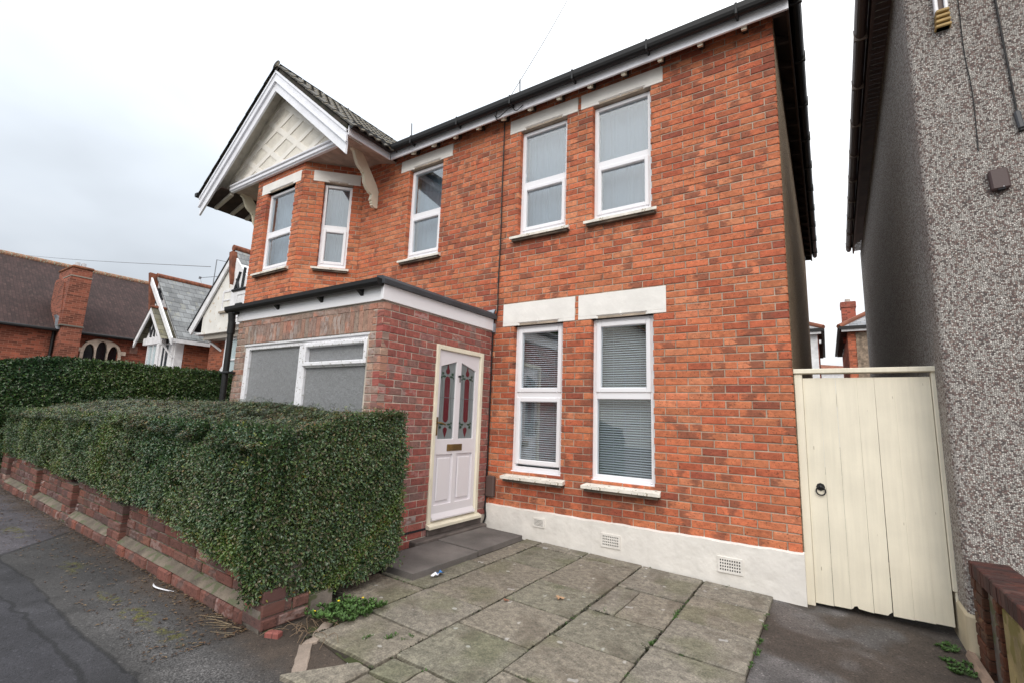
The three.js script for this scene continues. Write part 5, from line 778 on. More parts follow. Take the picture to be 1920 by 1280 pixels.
{
  const wd = thing('flowering_weed', 'bright green leafy weed with tiny yellow flowers at the foot of the hedge', 'weed', [-2.62, gy(-2.6), 2.62]), r = rng(303), m = new MB(), col = [];
  for (let i = 0; i < 130; i++) { const x = -2.76 + r() * 0.3, z = 2.5 + r() * 0.38 - (x + 2.75) * 0.4; tuft(m, col, V(x, gy(x) + 0.02 + r() * 0.05, z), 10, 0.034, 0.008, r, weedGreen, 1, 0.35); }
  m.c = col; m.build(wd, 'leaves', leafMat, 'stuff'); const f = new MB(); for (const [x, y, z] of [[-2.66, 0.21, 2.66], [-2.6, 0.2, 2.5], [-2.72, 0.17, 2.8]]) { const k = new MB(); k.geo(new THREE.SphereGeometry(0.009, 8, 5).scale(1, 0.6, 1).translate(x, y, z)); k.build(wd, 'flower', std({ color: 0xe6c92a, roughness: 0.7 })); f.rod(V(x, gy(x) + 0.03, z), V(x, y, z), 0.0015, 4); } f.build(wd, 'flower_stems', std({ color: lin(0.08, 0.16, 0.04) }), 'stuff');
  const jw = new MB(), jc = [], L = (x, z) => V(x, gy(x) + 0.02, z);
  for (const [x, z, n, s] of [[-2.22, 2.76, 22, 0.045], [-2.12, 2.66, 26, 0.05], [-2.03, 2.6, 20, 0.045], [-1.37, 1.62, 14, 0.03], [-1.36, 1.74, 10, 0.03], [-1.25, 1.33, 12, 0.035], [-1.93, 1.5, 10, 0.03], [-0.8, 1.62, 26, 0.04], [-0.79, 1.1, 30, 0.04], [-0.8, 1.0, 24, 0.04], [-0.8, 0.85, 18, 0.03], [-0.795, 0.72, 14, 0.03], [-0.6, 1.68, 18, 0.03], [-0.23, 1.1, 24, 0.045], [-0.22, 1.3, 22, 0.045], [-0.225, 0.8, 22, 0.04], [-0.235, 0.55, 14, 0.03], [-0.225, 1.5, 20, 0.04], [-0.6, 0.045, 26, 0.035], [-0.75, 0.045, 12, 0.025], [-1.3, 0.045, 18, 0.028], [-1.45, 0.045, 12, 0.025], [-0.4, 0.045, 12, 0.02], [-2.4, 0.12, 12, 0.03], [-3.27, 1.25, 10, 0.06], [-3.27, 1.32, 12, 0.07], [-2.76, 1.93, 24, 0.03], [-2.85, 1.95, 18, 0.03], [-1.2, 2.5, 14, 0.03], [-1.7, 2.8, 10, 0.03], [-0.79, 2.1, 16, 0.03]]) for (let k = 0; k < 4; k++) tuft(jw, jc, L(x + (r() - 0.5) * 0.025, z + (r() - 0.5) * 0.09), n >> 1, s * 0.62, s * 0.07, r, weedGreen, 0.7, 0.5);
  jw.c = jc; tag(jw.build(scene, 'joint_weeds', leafMat, 'stuff'), 'small green weeds sprouting in the paving joints and along the house plinth', 'weeds', null, 'stuff');
  const gw = new MB(), gc = []; for (let i = 0; i < 70; i++) { const t = r(), x = 0.94 - 0.06 * r(), z = 0.12 + t * 0.55; if (t > 0.32 && t < 0.55) continue; tuft(gw, gc, V(x - 0.1 * r(), gy(x) + 0.004, z), 9, 0.028, 0.006, r, weedGreen, 1, 0.3); } gw.c = gc; tag(gw.build(scene, 'gate_weeds', leafMat, 'stuff'), 'low green weeds on the tarmac beside the right gate post', 'weeds', null, 'stuff');
  const ms = new MB(), mc = []; const clump = (x, z, n, s) => { for (let k = 0; k < n; k++) tuft(ms, mc, V(x + (r() - 0.5) * s * 2, gy(x) + 0.016, z + (r() - 0.5) * s * 2), 8, 0.02, 0.006, r, mossCols, 1, 0.4); };
  for (const x of [-2.52, -1.955, -1.378, -0.802]) for (let k = 0; k < 110; k++) { const z = 0.1 + r() * 2.9; if (fbm(z * 3 + x * 7, 1, 999, 999, 3, 2) > 0.42) clump(x + 0.006, z, 1 + Math.floor(r() * 2), 0.013); }
  clump(-1.28, 2.55, 22, 0.025); clump(-1.43, 2.78, 26, 0.03); clump(-0.83, 1.7, 26, 0.022); clump(-0.6, 1.63, 22, 0.022); clump(-0.64, 1.62, 16, 0.02); clump(-1.28, 1.39, 14, 0.02); clump(-1.22, 1.385, 16, 0.018); clump(-2.62, 1.13, 12, 0.02); clump(-2.0, 1.93, 8, 0.015);
  ms.c = mc; tag(ms.build(scene, 'joint_moss', leafMat, 'stuff'), 'dark clumps of moss and dirt in the joints between the paving slabs', 'moss', null, 'stuff');
  const lt = new MB(), lc = [], brown = [[0.09, 0.045, 0.022], [0.13, 0.075, 0.035], [0.06, 0.035, 0.022], [0.16, 0.11, 0.06]];
  for (let i = 0; i < 1500; i++) { const x = -2.9 - Math.pow(r(), 1.6) * 6.5, z = 3.15 + Math.pow(r(), 2.2) * 0.55, h = gy(x) + 0.003 + r() * 0.008, a = r() * TAU, s = 0.006 + r() * 0.012, c = brown[Math.floor(r() * 4)], n0 = lt.p.length; const P = (b, k, u) => V(x + Math.cos(a + b) * s * k, h + u, z + Math.sin(a + b) * s * k); lt.tri(P(0, 1, 0.002), P(2.2, 0.5, 0.006 * r()), P(Math.PI, 1, 0)); lt.tri(P(0, 1, 0.002), P(Math.PI, 1, 0), P(4.1, 0.5, 0.004)); for (let k = n0; k < lt.p.length; k += 3) lc.push(...c); }
  lt.c = lc; tag(lt.build(scene, 'leaf_litter', leafMat, 'stuff'), 'scattered brown leaf litter along the foot of the low brick wall', 'leaf litter', null, 'stuff');
  const tw = new MB(); for (let i = 0; i < 26; i++) { const x = -2.75 + r() * 0.3, z = 2.72 + r() * 0.35, a = r() * TAU, l = 0.06 + r() * 0.12; tw.tube([V(x, gy(x) + 0.012, z), V(x + Math.cos(a) * l * 0.5, gy(x) + 0.03 + r() * 0.03, z + Math.sin(a) * l * 0.5), V(x + Math.cos(a + 0.4) * l, gy(x) + 0.015, z + Math.sin(a + 0.4) * l)], 0.0018, 5, 4); } tag(tw.build(scene, 'dead_twigs', std({ color: lin(0.2, 0.14, 0.09), roughness: 0.95 }), 'stuff'), 'dead twigs lying between the broken wall end and the paving', 'twigs', null, 'stuff');
  const st = new MB(); for (let i = 0; i < 18; i++) { const x = -3.18 + r() * 0.3, a = 0.55 + (r() - 0.5) * 0.7, l = 0.1 + r() * 0.12, z = 3.17 + r() * 0.08; st.rod(V(x, gy(x) + 0.01 + r() * 0.02, z), V(x - Math.cos(a) * l, gy(x) + 0.01 + r() * 0.015, z + Math.sin(a) * l * 0.6), 0.0015, 4, 0.0007); } tag(st.build(scene, 'dry_grass', std({ color: lin(0.25, 0.19, 0.12), roughness: 0.95 }), 'stuff'), 'pale dry grass stalks against the low wall near its broken end', 'dry grass', null, 'stuff');
  // leaf, feathers, litter, loose brick, edging pieces
  const flat = (pts, y, mat, name, label, cat, pos) => { const t = thing(name, label, cat, pos), k = new MB(); for (let i = 1; i < pts.length - 1; i++) k.tri(V(pos[0] + pts[0][0], y + pts[0][2], pos[2] + pts[0][1]), V(pos[0] + pts[i][0], y + pts[i][2], pos[2] + pts[i][1]), V(pos[0] + pts[i + 1][0], y + pts[i + 1][2], pos[2] + pts[i + 1][1])); k.build(t, 'blade', mat); return t; };
  const star = Array.from({ length: 17 }, (_, i) => { const a = i / 16 * TAU, rad = i % 3 === 0 ? 0.045 : i % 3 === 1 ? 0.03 : 0.017; return [Math.cos(a) * rad, Math.sin(a) * rad, 0.012 * Math.abs(Math.sin(a * 2))]; });
  const dl = flat([[0, 0, 0.004], ...star], gy(-1.59) + 0.042, std({ color: lin(0.42, 0.26, 0.15), roughness: 0.8, side: THREE.DoubleSide }), 'fallen_leaf', 'pale brown fallen leaf lying on the paving slabs', 'leaf', [-1.6, gy(-1.6) + 0.04, 1.40]); void dl;
  flat([[0, 0, 0.003], ...star.map(([a, b, c]) => [a * 0.7, b * 0.5, c * 0.4])], gy(-1.85) + 0.04, std({ color: lin(0.26, 0.10, 0.05), roughness: 0.8, side: THREE.DoubleSide }), 'fallen_leaf', 'small reddish fallen leaf in the paving joint near the doorstep', 'leaf', [-1.9, gy(-1.9) + 0.04, 1.71]);
  const fm = std({ color: 0xdcdce2, roughness: 0.7, side: THREE.DoubleSide });
  for (const [name, label, a, b, w, bend] of [['feather', 'broad white feather lying beside the corner of the paving', [-2.03, 3.17], [-2.10, 3.02], 0.017, 0.004], ['feather', 'slim curved white feather on the tarmac near the low wall', [-4.13, 3.22], [-3.9, 3.2], 0.008, 0.03]]) {
    const t = thing(name, label, 'feather', [a[0], gy(a[0]), a[1]]), k = new MB(), N = 10, d = V(b[0] - a[0], 0, b[1] - a[1]), L = d.length(), s = V(-d.z, 0, d.x).normalize(), at = (u, v) => { const wv = w * Math.sin(Math.PI * Math.pow(clamp(u * 0.96 + 0.02), 0.7)); const p = V(a[0], 0, a[1]).addScaledVector(d, u).addScaledVector(s, v * wv + bend * Math.sin(Math.PI * u)); p.y = gy(p.x) + 0.012 + 0.008 * Math.sin(Math.PI * u) - 0.004 * Math.abs(v); return p; };
    for (let i = 0; i < N; i++) { k.quad(at(i / N, -1), at((i + 1) / N, -1), at((i + 1) / N, 0), at(i / N, 0)); k.quad(at(i / N, 0), at((i + 1) / N, 0), at((i + 1) / N, 1), at(i / N, 1)); } k.build(t, 'vane', fm); new MB().tube([at(0, 0), at(0.5, 0), at(1, 0), at(1.15, 0)].map((p) => p.add(V(0, 0.001, 0))), 0.0014, 10, 4).build(t, 'quill', M.upvc); void L;
  }
  const wr = thing('sweet_wrapper', 'crumpled blue and white wrapper beside the doorstep', 'wrapper', [-2.66, gy(-2.66) + 0.03, 1.62]); const wpt = (i, j) => V(-2.67 + i * 0.018 + (hash(i, j, 3) - 0.5) * 0.012, gy(-2.66) + 0.036 + hash(i, j, 4) * 0.03, 1.6 + j * 0.03 + (hash(i, j, 5) - 0.5) * 0.014), wb = new MB(), ww = new MB(); for (let i = 0; i < 3; i++) for (let j = 0; j < 4; j++) (j < 2 ? wb : ww).quad(wpt(i, j), wpt(i, j + 1), wpt(i + 1, j + 1), wpt(i + 1, j)); wb.build(wr, 'blue_panel', std({ color: lin(0.03, 0.22, 0.6), roughness: 0.35, side: THREE.DoubleSide })); ww.build(wr, 'white_panel', std({ color: 0xe8eaf0, roughness: 0.35, side: THREE.DoubleSide }));
  const lb = thing('loose_brick', 'small broken piece of orange brick at the end of the low wall', 'brick', [-2.74, gy(-2.74), 3.1]), lk = new MB(); brickShape(lk, frame(V(-2.76, gy(-2.76) + 0.03, 3.1), V(0.9, 0, -0.43), V(0.43, 0, 0.9), V(0, 1, 0)), [0, 0.09, -0.02, 0.03], r, { depth: 0.05, ch: 0.008 }); lk.build(lb, 'fragment', M.pinkBrick);
  const es = thing('edging_strip', 'narrow concrete edging strip between the tarmac and the paving', 'edging', [-2.4, gy(-2.4), 3.0]), em = std({ map: tone([146, 132, 120], 0.25, 131), bumpMap: grain, bumpScale: 0.004, roughness: 0.95 });
  part(es, 'edging_piece', slabGeo([[-2.2, 3.30], [-2.16, 3.23], [-2.47, 2.98], [-2.5, 3.05]].reverse(), 0.012, 0.05, r), em); part(es, 'edging_piece', slabGeo([[-2.48, 3.04], [-2.44, 2.97], [-2.58, 2.75], [-2.64, 2.78]].reverse(), 0.014, 0.05, r), em);
}

// ---------------------------------------------------------------- far buildings on the left
const farBrick = (base, s, rep = 1) => { // brickwork too far away to pick the bricks apart
  const t = dtex(512, 512, (x, y) => { const course = Math.floor(y / 32), u = x + (course % 2 ? 48 : 0), b = Math.floor(u / 96), fx = u % 96, fy = y % 32, h = hash(b % 11, course, s), f = hash(x, y, s + 1) - 0.5, n = fbm(x / 64, y / 64, 8, 8, s, 4) - 0.5; if (fx < 6 || fy < 5) return [150, 104, 86].map((q) => q * (1 + f * 0.2)); return base.map((q, i) => q * (0.78 + 0.44 * h + f * 0.16 + n * 0.25) * (i ? 1 : 1)); });
  return std({ map: again(t, rep / 1.2, rep / 1.2), roughness: 0.95 });
};
const tileMap = (base, s, lichen, w = 0.17, hgt = 0.1) => { const t = dtex(512, 512, (x, y) => { const row = Math.floor(y / 32), u = x + (row % 2 ? 26 : 0), b = Math.floor(u / 51.2), fy = y % 32, h = hash(b % 10, row, s), f = hash(x, y, s + 1) - 0.5, n = fbm(x / 64, y / 64, 8, 8, s, 5) - 0.5, l = smooth(0.66, 0.74, fbm(x / 24, y / 24, 21, 21, s + 4, 3)); let c = base.map((q) => q * (0.88 + 0.24 * h + f * 0.2 + n * 0.35)); if (fy < 3 || (u % 51.2) < 2) c = c.map((q) => q * 0.6); return c.map((q, i) => lerp(q, lichen[i], l * 0.25)); }); return std({ map: again(t, 1 / (w * 10), 1 / (hgt * 16)), bumpMap: grain, bumpScale: 0.006, roughness: 0.95 }); };
{
  const ch = thing('brick_hall', 'long red brick hall with brown tiled roof, tall chimney and gothic stone window', 'church hall', [-27, gy(-14), -1]), wallMat = farBrick([136, 76, 58], 5), X = -23.6, E = 4.1, RX = -27.6, RY = 7.4, F = frame(V(X, 0, 0), V(0, 0, -1), UP, V(1, 0, 0));   // a runs away from the road: a = -z
  const arch = (c, half, y0, ys, yt, n = 14) => { const q = [[c - half, y0]]; for (let i = 0; i <= n; i++) { const t = i / n * 2 - 1; q.push([c + t * half, ys + (yt - ys) * Math.pow(1 - Math.pow(Math.abs(t), 2.2), 0.6)]); } q.push([c + half, y0]); return q; };
  const wc = 1.6, hw = 0.64;
  wallBlock(F, -9, 5.5, 0, E, [[wc - 0.52, wc + 0.52, 2.0, 3.86]], 0.3, 0).build(ch, 'wall', wallMat);
  new MB().box(WORLD, -31.6, X - 0.3, 0, E, -5.5, -5.2).box(WORLD, -31.6, X - 0.3, 0, E, 8.7, 9).box(WORLD, -31.6, -31.3, 0, E, -5.2, 8.7).build(ch, 'wall', wallMat);
  const gable = new MB(); for (const z of [-5.45, 8.95]) gable.prism(frame(V(0, 0, z), V(1, 0, 0), UP, V(0, 0, 1)), [[-31.5, E], [X, E], [RX, RY - 0.05]], -0.1, 0.1); gable.build(ch, 'gable_wall', wallMat);
  const rm = tileMap([60, 44, 42], 7, [104, 90, 80]), e = V(1, 0, 0); void e;
  const roof = new MB().quad(V(X + 0.25, E + 0.02, 9.2), V(X + 0.25, E + 0.02, -5.7), V(RX, RY, -5.7), V(RX, RY, 9.2)).quad(V(-31.8, E + 0.02, -5.7), V(-31.8, E + 0.02, 9.2), V(RX, RY, 9.2), V(RX, RY, -5.7)).quad(V(X + 0.25, E - 0.06, -5.7), V(X + 0.25, E - 0.06, 9.2), V(X - 0.2, E + 0.2, 9.2), V(X - 0.2, E + 0.2, -5.7)).build(ch, 'roof', rm);
  const ridgeMat = std({ map: tone([132, 96, 76], 0.35, 141, { spots: 0.3, spot: [150, 150, 132] }), roughness: 0.95 });
  for (let i = 0; i < 34; i++) { const z = 9.2 - i * 0.44; new MB().geo(new THREE.CylinderGeometry(0.13, 0.13, 0.43, 8, 1).rotateX(Math.PI / 2).translate(RX, RY - 0.02, z - 0.22)).build(roof, 'ridge_tile', ridgeMat); }
  box(WORLD, X + 0.2, X + 0.34, E - 0.08, E + 0.03, -5.7, 9.2, 0.03).build(ch, 'gutter', M.black);
  new MB().rod(V(X + 0.08, 0.3, -0.13), V(X + 0.08, E - 0.05, -0.13), 0.05, 8).build(ch, 'rainwater_pipe', M.black);
  // chimney breast with sloping shoulder
  const cm = farBrick([124, 72, 56], 6), CH = new MB(), CF = frame(V(X + 0.02, 0, 0), V(0, 0, -1), UP, V(1, 0, 0));
  CH.box(CF, 0.2, 0.76, 0, 4.25, -0.3, 0.68).prism(CF, [[0.14, 4.25], [0.76, 4.25], [0.78, 6.12], [0.2, 6.12], [0.17, 6.05]], -1.2, 0.68).box(CF, 0.19, 0.765, 6.12, 6.42, -0.9, 0.69).prism(frame(V(X + 0.02, 0, -0.22), V(1, 0, 0), UP, V(0, 0, 1)), [[-0.9, 4.25], [0.6, 4.25], [0.2, 5.9], [-0.2, 6.1], [-0.9, 6.1]], -0.02, 0.1);
  const chim = CH.build(ch, 'chimney', cm);
  box(CF, 0.15, 0.8, 6.42, 6.52, -0.95, 0.74, 0.03).build(chim, 'cap', std({ map: tone([130, 84, 60], 0.3, 142), roughness: 0.95 })); box(CF, 0.17, 0.79, 6.1, 6.14, -0.92, 0.705).build(chim, 'band', std({ color: 0x8f8378, roughness: 0.9 })); box(CF, 0.12, 0.79, 4.22, 4.27, 0.1, 0.71).build(chim, 'band', std({ color: 0x6d6a62, roughness: 0.9 }));
  for (const a of [0.38, 0.56]) new MB().rod(CF.p(a, 6.5, 0.3), CF.p(a, 6.72, 0.3), 0.085, 10, 0.075).build(chim, 'chimney_pot', std({ color: 0xb9bcc0, roughness: 0.7 }));
  new MB().prism(CF, [[0.04, 4.62], [0.14, 4.55], [0.2, 4.1], [0.13, 4.1], [0.1, 4.5]], 0.05, 0.4).prism(CF, [[0.78, 4.3], [0.84, 4.28], [0.84, 4.12], [0.78, 4.1]], 0.05, 0.36).build(ch, 'lead_flashing', M.lead);
  // gothic window: stone surround, three lights with pointed heads
  const stone = std({ map: tone([196, 180, 164], 0.15, 143), roughness: 0.9 }), outer = arch(wc, hw, 2.0, 3.5, 3.96), sh = new THREE.Shape(outer.map((q) => new THREE.Vector2(...q))), lw = 0.335, lights = [-0.375, 0, 0.375].map((o, i) => arch(wc + o, lw / 2, 2.08, i === 1 ? 3.58 : 3.4, i === 1 ? 3.88 : 3.74, 10));
  for (const l of lights) sh.holes.push(new THREE.Path(l.map((q) => new THREE.Vector2(...q))));
  const g = new THREE.ExtrudeGeometry(sh, { depth: 0.16, bevelEnabled: true, bevelSize: 0.01, bevelThickness: 0.015, bevelSegments: 1, bevelOffset: -0.005 }).applyMatrix4(new THREE.Matrix4().makeBasis(F.u, F.v, F.n).setPosition(V(X - 0.08, 0, 0)));
  const win = part(ch, 'gothic_window', g, stone); for (const s of [-1, 1]) for (const y of [3.42, 2.9]) box(F, wc + s * hw - 0.02 + (s > 0 ? 0 : -0.12), wc + s * hw + 0.02 + (s > 0 ? 0.12 : 0), y, y + 0.15, -0.05, 0.09).build(win, 'quoin', stone);
  for (const l of lights) new MB().prism(F, l, -0.05, -0.04).build(win, 'pane', std({ color: 0x14161b, roughness: 0.15 }));
  box(F, 2.52, 2.78, 3.55, 3.85, 0.0, 0.03).build(ch, 'stone_plaque', std({ map: tone([140, 108, 96], 0.3, 144), roughness: 0.9 }));
}
const slateRoof = tileMap([124, 126, 127], 9, [176, 172, 150], 0.26, 0.2), mossyRoof = tileMap([112, 108, 92], 10, [150, 140, 92], 0.26, 0.2), whitePaint = std({ map: tone([228, 228, 230], 0.08, 145), roughness: 0.7 }), whiteBrick = std({ map: again(tone([230, 228, 222], 0.06, 146, { spots: 0.05, spot: [206, 194, 176] }), 0.5, 0.5), bumpMap: grain, bumpScale: 0.006, roughness: 0.85 }), terracotta = std({ map: tone([122, 74, 54], 0.35, 147), roughness: 0.9 }), sideBrick = farBrick([142, 80, 56], 15), paneDark = new THREE.MeshPhysicalMaterial({ color: 0x2b333b, roughness: 0.08, ior: 1.7 }), paneLight = std({ color: 0xb4c4c8, roughness: 0.2 }), paneGrey = std({ color: 0x6d7a86, roughness: 0.35 }), timberBlack = std({ color: 0x24262a, roughness: 0.7 });
function winBox(parent, F, a0, a1, b0, b1, c, mat, cols = 1, rows = 2, w = 0.05) { const m = new MB(); m.box(F, a0, a0 + w, b0, b1, c - 0.06, c).box(F, a1 - w, a1, b0, b1, c - 0.06, c).box(F, a0 + w, a1 - w, b0, b0 + w, c - 0.06, c - 0.002).box(F, a0 + w, a1 - w, b1 - w, b1, c - 0.06, c - 0.002); for (let i = 1; i < rows; i++) { const y = lerp(b0, b1, i / rows); m.box(F, a0 + w, a1 - w, y - w / 3, y + w / 3, c - 0.055, c - 0.004); } for (let i = 1; i < cols; i++) { const x = lerp(a0, a1, i / cols); m.box(F, x - 0.014, x + 0.014, lerp(b0, b1, 0.42), b1 - w, c - 0.05, c - 0.008); } const f = m.build(parent, 'window', whitePaint); box(F, a0 + w, a1 - w, b0 + w, b1 - w, c - 0.05, c - 0.045).build(f, 'pane', mat); return f; }
{
  const h = thing('slate_house', 'slate roofed house with a small gabled white bay window, next to the brick hall', 'house', [-19.4, gy(-14), -6]), GF = frame(V(0, 0, -2.1), V(1, 0, 0), UP, V(0, 0, 1)), E = 3.93, R = 6.28, XE = -18.2, XR = -20.56;
  new MB().prism(GF, [[XR, 0.3], [XE - 0.05, 0.3], [XE - 0.05, E - 0.06], [XR, R - 0.12]], -0.25, 0).build(h, 'gable_wall', whitePaint);
  box(WORLD, XE - 0.3, XE - 0.04, 0.3, E + 0.05, -10, -2.36).build(h, 'side_wall', sideBrick); new MB().box(WORLD, XR, XR + 0.25, 0.3, R - 0.3, -10, -2.36).box(WORLD, XR, XE - 0.1, 0.3, E, -10.2, -10).build(h, 'rear_wall', sideBrick);
  const roof = new MB().quad(V(XE + 0.22, E - 0.2, -2.02), V(XE + 0.22, E - 0.2, -10.3), V(XR, R, -10.3), V(XR, R, -2.02)).quad(V(XE + 0.22, E - 0.26, -10.3), V(XE + 0.22, E - 0.26, -2.02), V(XR, R - 0.06, -2.02), V(XR, R - 0.06, -10.3)).build(h, 'roof', slateRoof);
  for (let i = 0; i < 18; i++) new MB().geo(new THREE.CylinderGeometry(0.1, 0.1, 0.45, 8, 1).rotateX(Math.PI / 2).translate(XR, R + 0.0, -2.02 - 0.23 - i * 0.46)).build(roof, 'ridge_tile', terracotta);
  new MB().prism(frame(V(0, 0, 0), V(0, 0, 1), UP, V(-1, 0, 0)), [[-1.8, R + 0.06], [-2.35, R + 0.02], [-2.35, 4.4], [-2.0, 4.8]], 20.53, 20.7).build(h, 'party_wall', terracotta);
  new MB().prism(GF, [[XR + 0.1, R - 0.14], [XR + 0.1, R - 0.4], [XE + 0.22, E - 0.42], [XE + 0.22, E - 0.2]], 0.22, 0.27).build(h, 'bargeboard', whitePaint);
  box(WORLD, XE + 0.15, XE + 0.24, E - 0.34, E - 0.22, -10.3, -1.9).build(h, 'gutter', whitePaint);
  for (const [a, b] of [[[-20.4, 5.2], [-20.05, 5.75]], [[-20.2, 5.0], [-20.2, 5.75]], [[-20.35, 5.75], [-19.9, 5.3]]]) new MB().rod(GF.p(a[0], a[1], 0.02), GF.p(b[0], b[1], 0.02), 0.05, 4).build(h, 'timber', timberBlack);
  // bay with its own little gable
  const BF = frame(V(0, 0, -1.68), V(1, 0, 0), UP, V(0, 0, 1)), A = [-19.45, 4.88], LF = [-20.5, 3.72], RF = [-18.32, 3.72];
  new MB().quad(V(A[0], A[1], -1.62), V(RF[0] + 0.08, RF[1] - 0.02, -1.62), V(RF[0] + 0.08, RF[1] - 0.02, -2.15), V(A[0], A[1], -2.15)).quad(V(LF[0] - 0.06, LF[1], -1.62), V(A[0], A[1], -1.62), V(A[0], A[1], -2.15), V(LF[0] - 0.06, LF[1], -2.15)).build(h, 'bay_roof', mossyRoof); box(WORLD, A[0] - 0.08, A[0] + 0.08, A[1] - 0.03, A[1] + 0.06, -2.2, -1.62, 0.02).build(h, 'bay_ridge', terracotta);
  for (const Q of [LF, RF]) { const s = Math.sign(Q[0] - A[0]); new MB().prism(BF, [[A[0], A[1] - 0.02], [Q[0] + s * 0.05, Q[1] - 0.02], [Q[0] + s * 0.05, Q[1] - 0.22], [A[0], A[1] - 0.22]], 0.0, 0.05).build(h, 'bargeboard', whitePaint); }
  new MB().prism(BF, [[-20.15, 3.8], [-18.65, 3.8], [A[0], A[1] - 0.15]], -0.25, -0.18).box(BF, -20.2, -18.6, 3.58, 3.82, -0.24, -0.12).build(h, 'bay_gable', whitePaint);
  for (const [a, b] of [[[-19.75, 3.85], [-19.55, 4.35]], [[-19.45, 3.85], [-19.45, 4.55]], [[-19.15, 3.85], [-19.4, 4.3]], [[-19.9, 4.2], [-19.7, 3.85]], [[-18.95, 4.15], [-19.1, 3.85]]]) new MB().rod(BF.p(a[0], a[1], -0.17), BF.p(b[0], b[1], -0.17), 0.04, 4).build(h, 'timber', timberBlack);
  winBox(h, BF, -19.85, -18.98, 1.9, 3.6, -0.16, paneLight, 2, 2); box(BF, -18.99, -18.78, 1.6, 3.6, -0.26, -0.12, 0.01).build(h, 'bay_post', whitePaint);
  const BR = upright(V(-18.78, 0, -1.84), V(0.32, 0, -0.28)); winBox(h, BR, 0.02, 0.42, 1.9, 3.6, -0.01, paneDark, 3, 2); box(BF, -20.1, -18.72, 1.2, 1.9, -0.4, -0.16).build(h, 'bay_apron', whitePaint); box(BF, -18.76, -18.3, 1.2, 3.75, -0.42, -0.36).build(h, 'bay_side', whitePaint);
  new MB().rod(BF.p(-18.5, 3.62, -0.05), BF.p(-18.3, 3.1, -0.38), 0.04, 4).build(h, 'bracket', whitePaint);
}
{
  const h = thing('white_gable_house', 'white gabled house with one small upper window, beside the black downpipe', 'house', [-14.9, gy(-14), -6]), F = frame(V(0, 0, -2), V(1, 0, 0), UP, V(0, 0, 1)), A = [-14.93, 6.3], L = [-17.25, 3.98], R = [-12.6, 3.98];
  new MB().prism(F, [[-16.6, 3.78], [-13.2, 3.78], [-13.2, 4.5], [A[0], A[1] - 0.12], [-16.6, 4.5]], -0.3, 0.15).build(h, 'gable_wall', whiteBrick);
  box(WORLD, -16.75, -13.1, 0.3, 3.8, -2.6, -2.35).build(h, 'front_wall', sideBrick); new MB().box(WORLD, -17.0, -16.75, 0.3, 4.2, -10, -2.35).box(WORLD, -13.1, -12.85, 0.3, 4.2, -10, -2.35).box(WORLD, -17, -12.85, 0.3, 4.2, -10.3, -10).build(h, 'side_wall', sideBrick);
  const roof = new MB().quad(V(L[0] - 0.1, L[1], -1.75), V(A[0], A[1] + 0.08, -1.75), V(A[0], A[1] + 0.08, -10.4), V(L[0] - 0.1, L[1], -10.4)).quad(V(A[0], A[1] + 0.08, -1.75), V(R[0], R[1], -1.75), V(R[0], R[1], -10.4), V(A[0], A[1] + 0.08, -10.4)).build(h, 'roof', slateRoof);
  new MB().prism(F, [[A[0], A[1] + 0.04], [L[0] - 0.08, L[1] - 0.02], [L[0] + 0.12, L[1] - 0.18], [A[0], A[1] - 0.2]], 0.18, 0.23).build(h, 'bargeboard', whitePaint); new MB().prism(F, [[A[0], A[1] - 0.2], [R[0], R[1] - 0.2], [R[0], R[1]], [A[0], A[1] + 0.04]], 0.18, 0.23).build(h, 'bargeboard', whitePaint);
  new MB().prism(F, [[A[0] - 0.02, A[1] + 0.1], [L[0] - 0.14, L[1] + 0.0], [L[0] - 0.1, L[1] - 0.04], [A[0] - 0.02, A[1] + 0.04]], -0.2, 0.25).build(roof, 'verge', timberBlack);
  for (let i = 0; i < 8; i++) new MB().geo(new THREE.CylinderGeometry(0.1, 0.1, 0.45, 8, 1).rotateX(Math.PI / 2).translate(A[0], A[1] + 0.1, -1.72 - 0.23 - i * 0.46)).build(roof, 'ridge_tile', terracotta);
  box(F, -17.1, -16.6, 3.8, 3.86, -0.3, 0.12).build(h, 'eaves_box', whitePaint);
  winBox(h, F, -15.44, -14.86, 4.45, 5.1, 0.17, paneGrey, 1, 2, 0.07); box(F, -15.5, -14.8, 4.37, 4.43, 0.1, 0.21).build(h, 'sill', std({ color: 0x9a8f80 }));
  // projecting gable further right with dark timbers
  const P = frame(V(0, 0, -1.7), V(1, 0, 0), UP, V(0, 0, 1)); new MB().prism(P, [[-14.6, 3.9], [-13, 3.9], [-13, 4.6], [-14.6, 6.0]], -0.3, 0).build(h, 'front_gable', whitePaint);
  new MB().prism(P, [[-14.88, 6.2], [-14.7, 6.22], [-14.56, 5.3], [-14.6, 5.15], [-14.75, 5.6]], -0.05, 0.1).build(h, 'hung_tiles', terracotta);
  for (const [a, b] of [[[-14.4, 4.98], [-14.2, 5.5]], [[-14.2, 4.98], [-14.35, 5.3]], [[-14.0, 4.98], [-13.95, 5.6]], [[-14.55, 4.96], [-13.2, 4.96]]]) new MB().rod(P.p(a[0], a[1], 0.02), P.p(b[0], b[1], 0.02), 0.045, 4).build(h, 'timber', timberBlack);
  winBox(h, P, -14.28, -13.7, 4.1, 4.85, 0.02, paneGrey, 1, 2, 0.06);
  // two-sided bay under the gable, with one casement tipped open
  const Q = frame(V(0, 0, -2.05), V(1, 0, 0), UP, V(0, 0, 1)); box(Q, -16.6, -13.3, 3.62, 3.78, -0.3, 0.1).build(h, 'bay_soffit', std({ color: 0xa9a39a, roughness: 0.8 }));
  winBox(h, Q, -15.05, -14.2, 1.6, 3.62, 0, paneLight, 1, 3, 0.07); box(Q, -15.28, -15.03, 1.2, 3.62, -0.1, 0.03).build(h, 'bay_post', whitePaint);
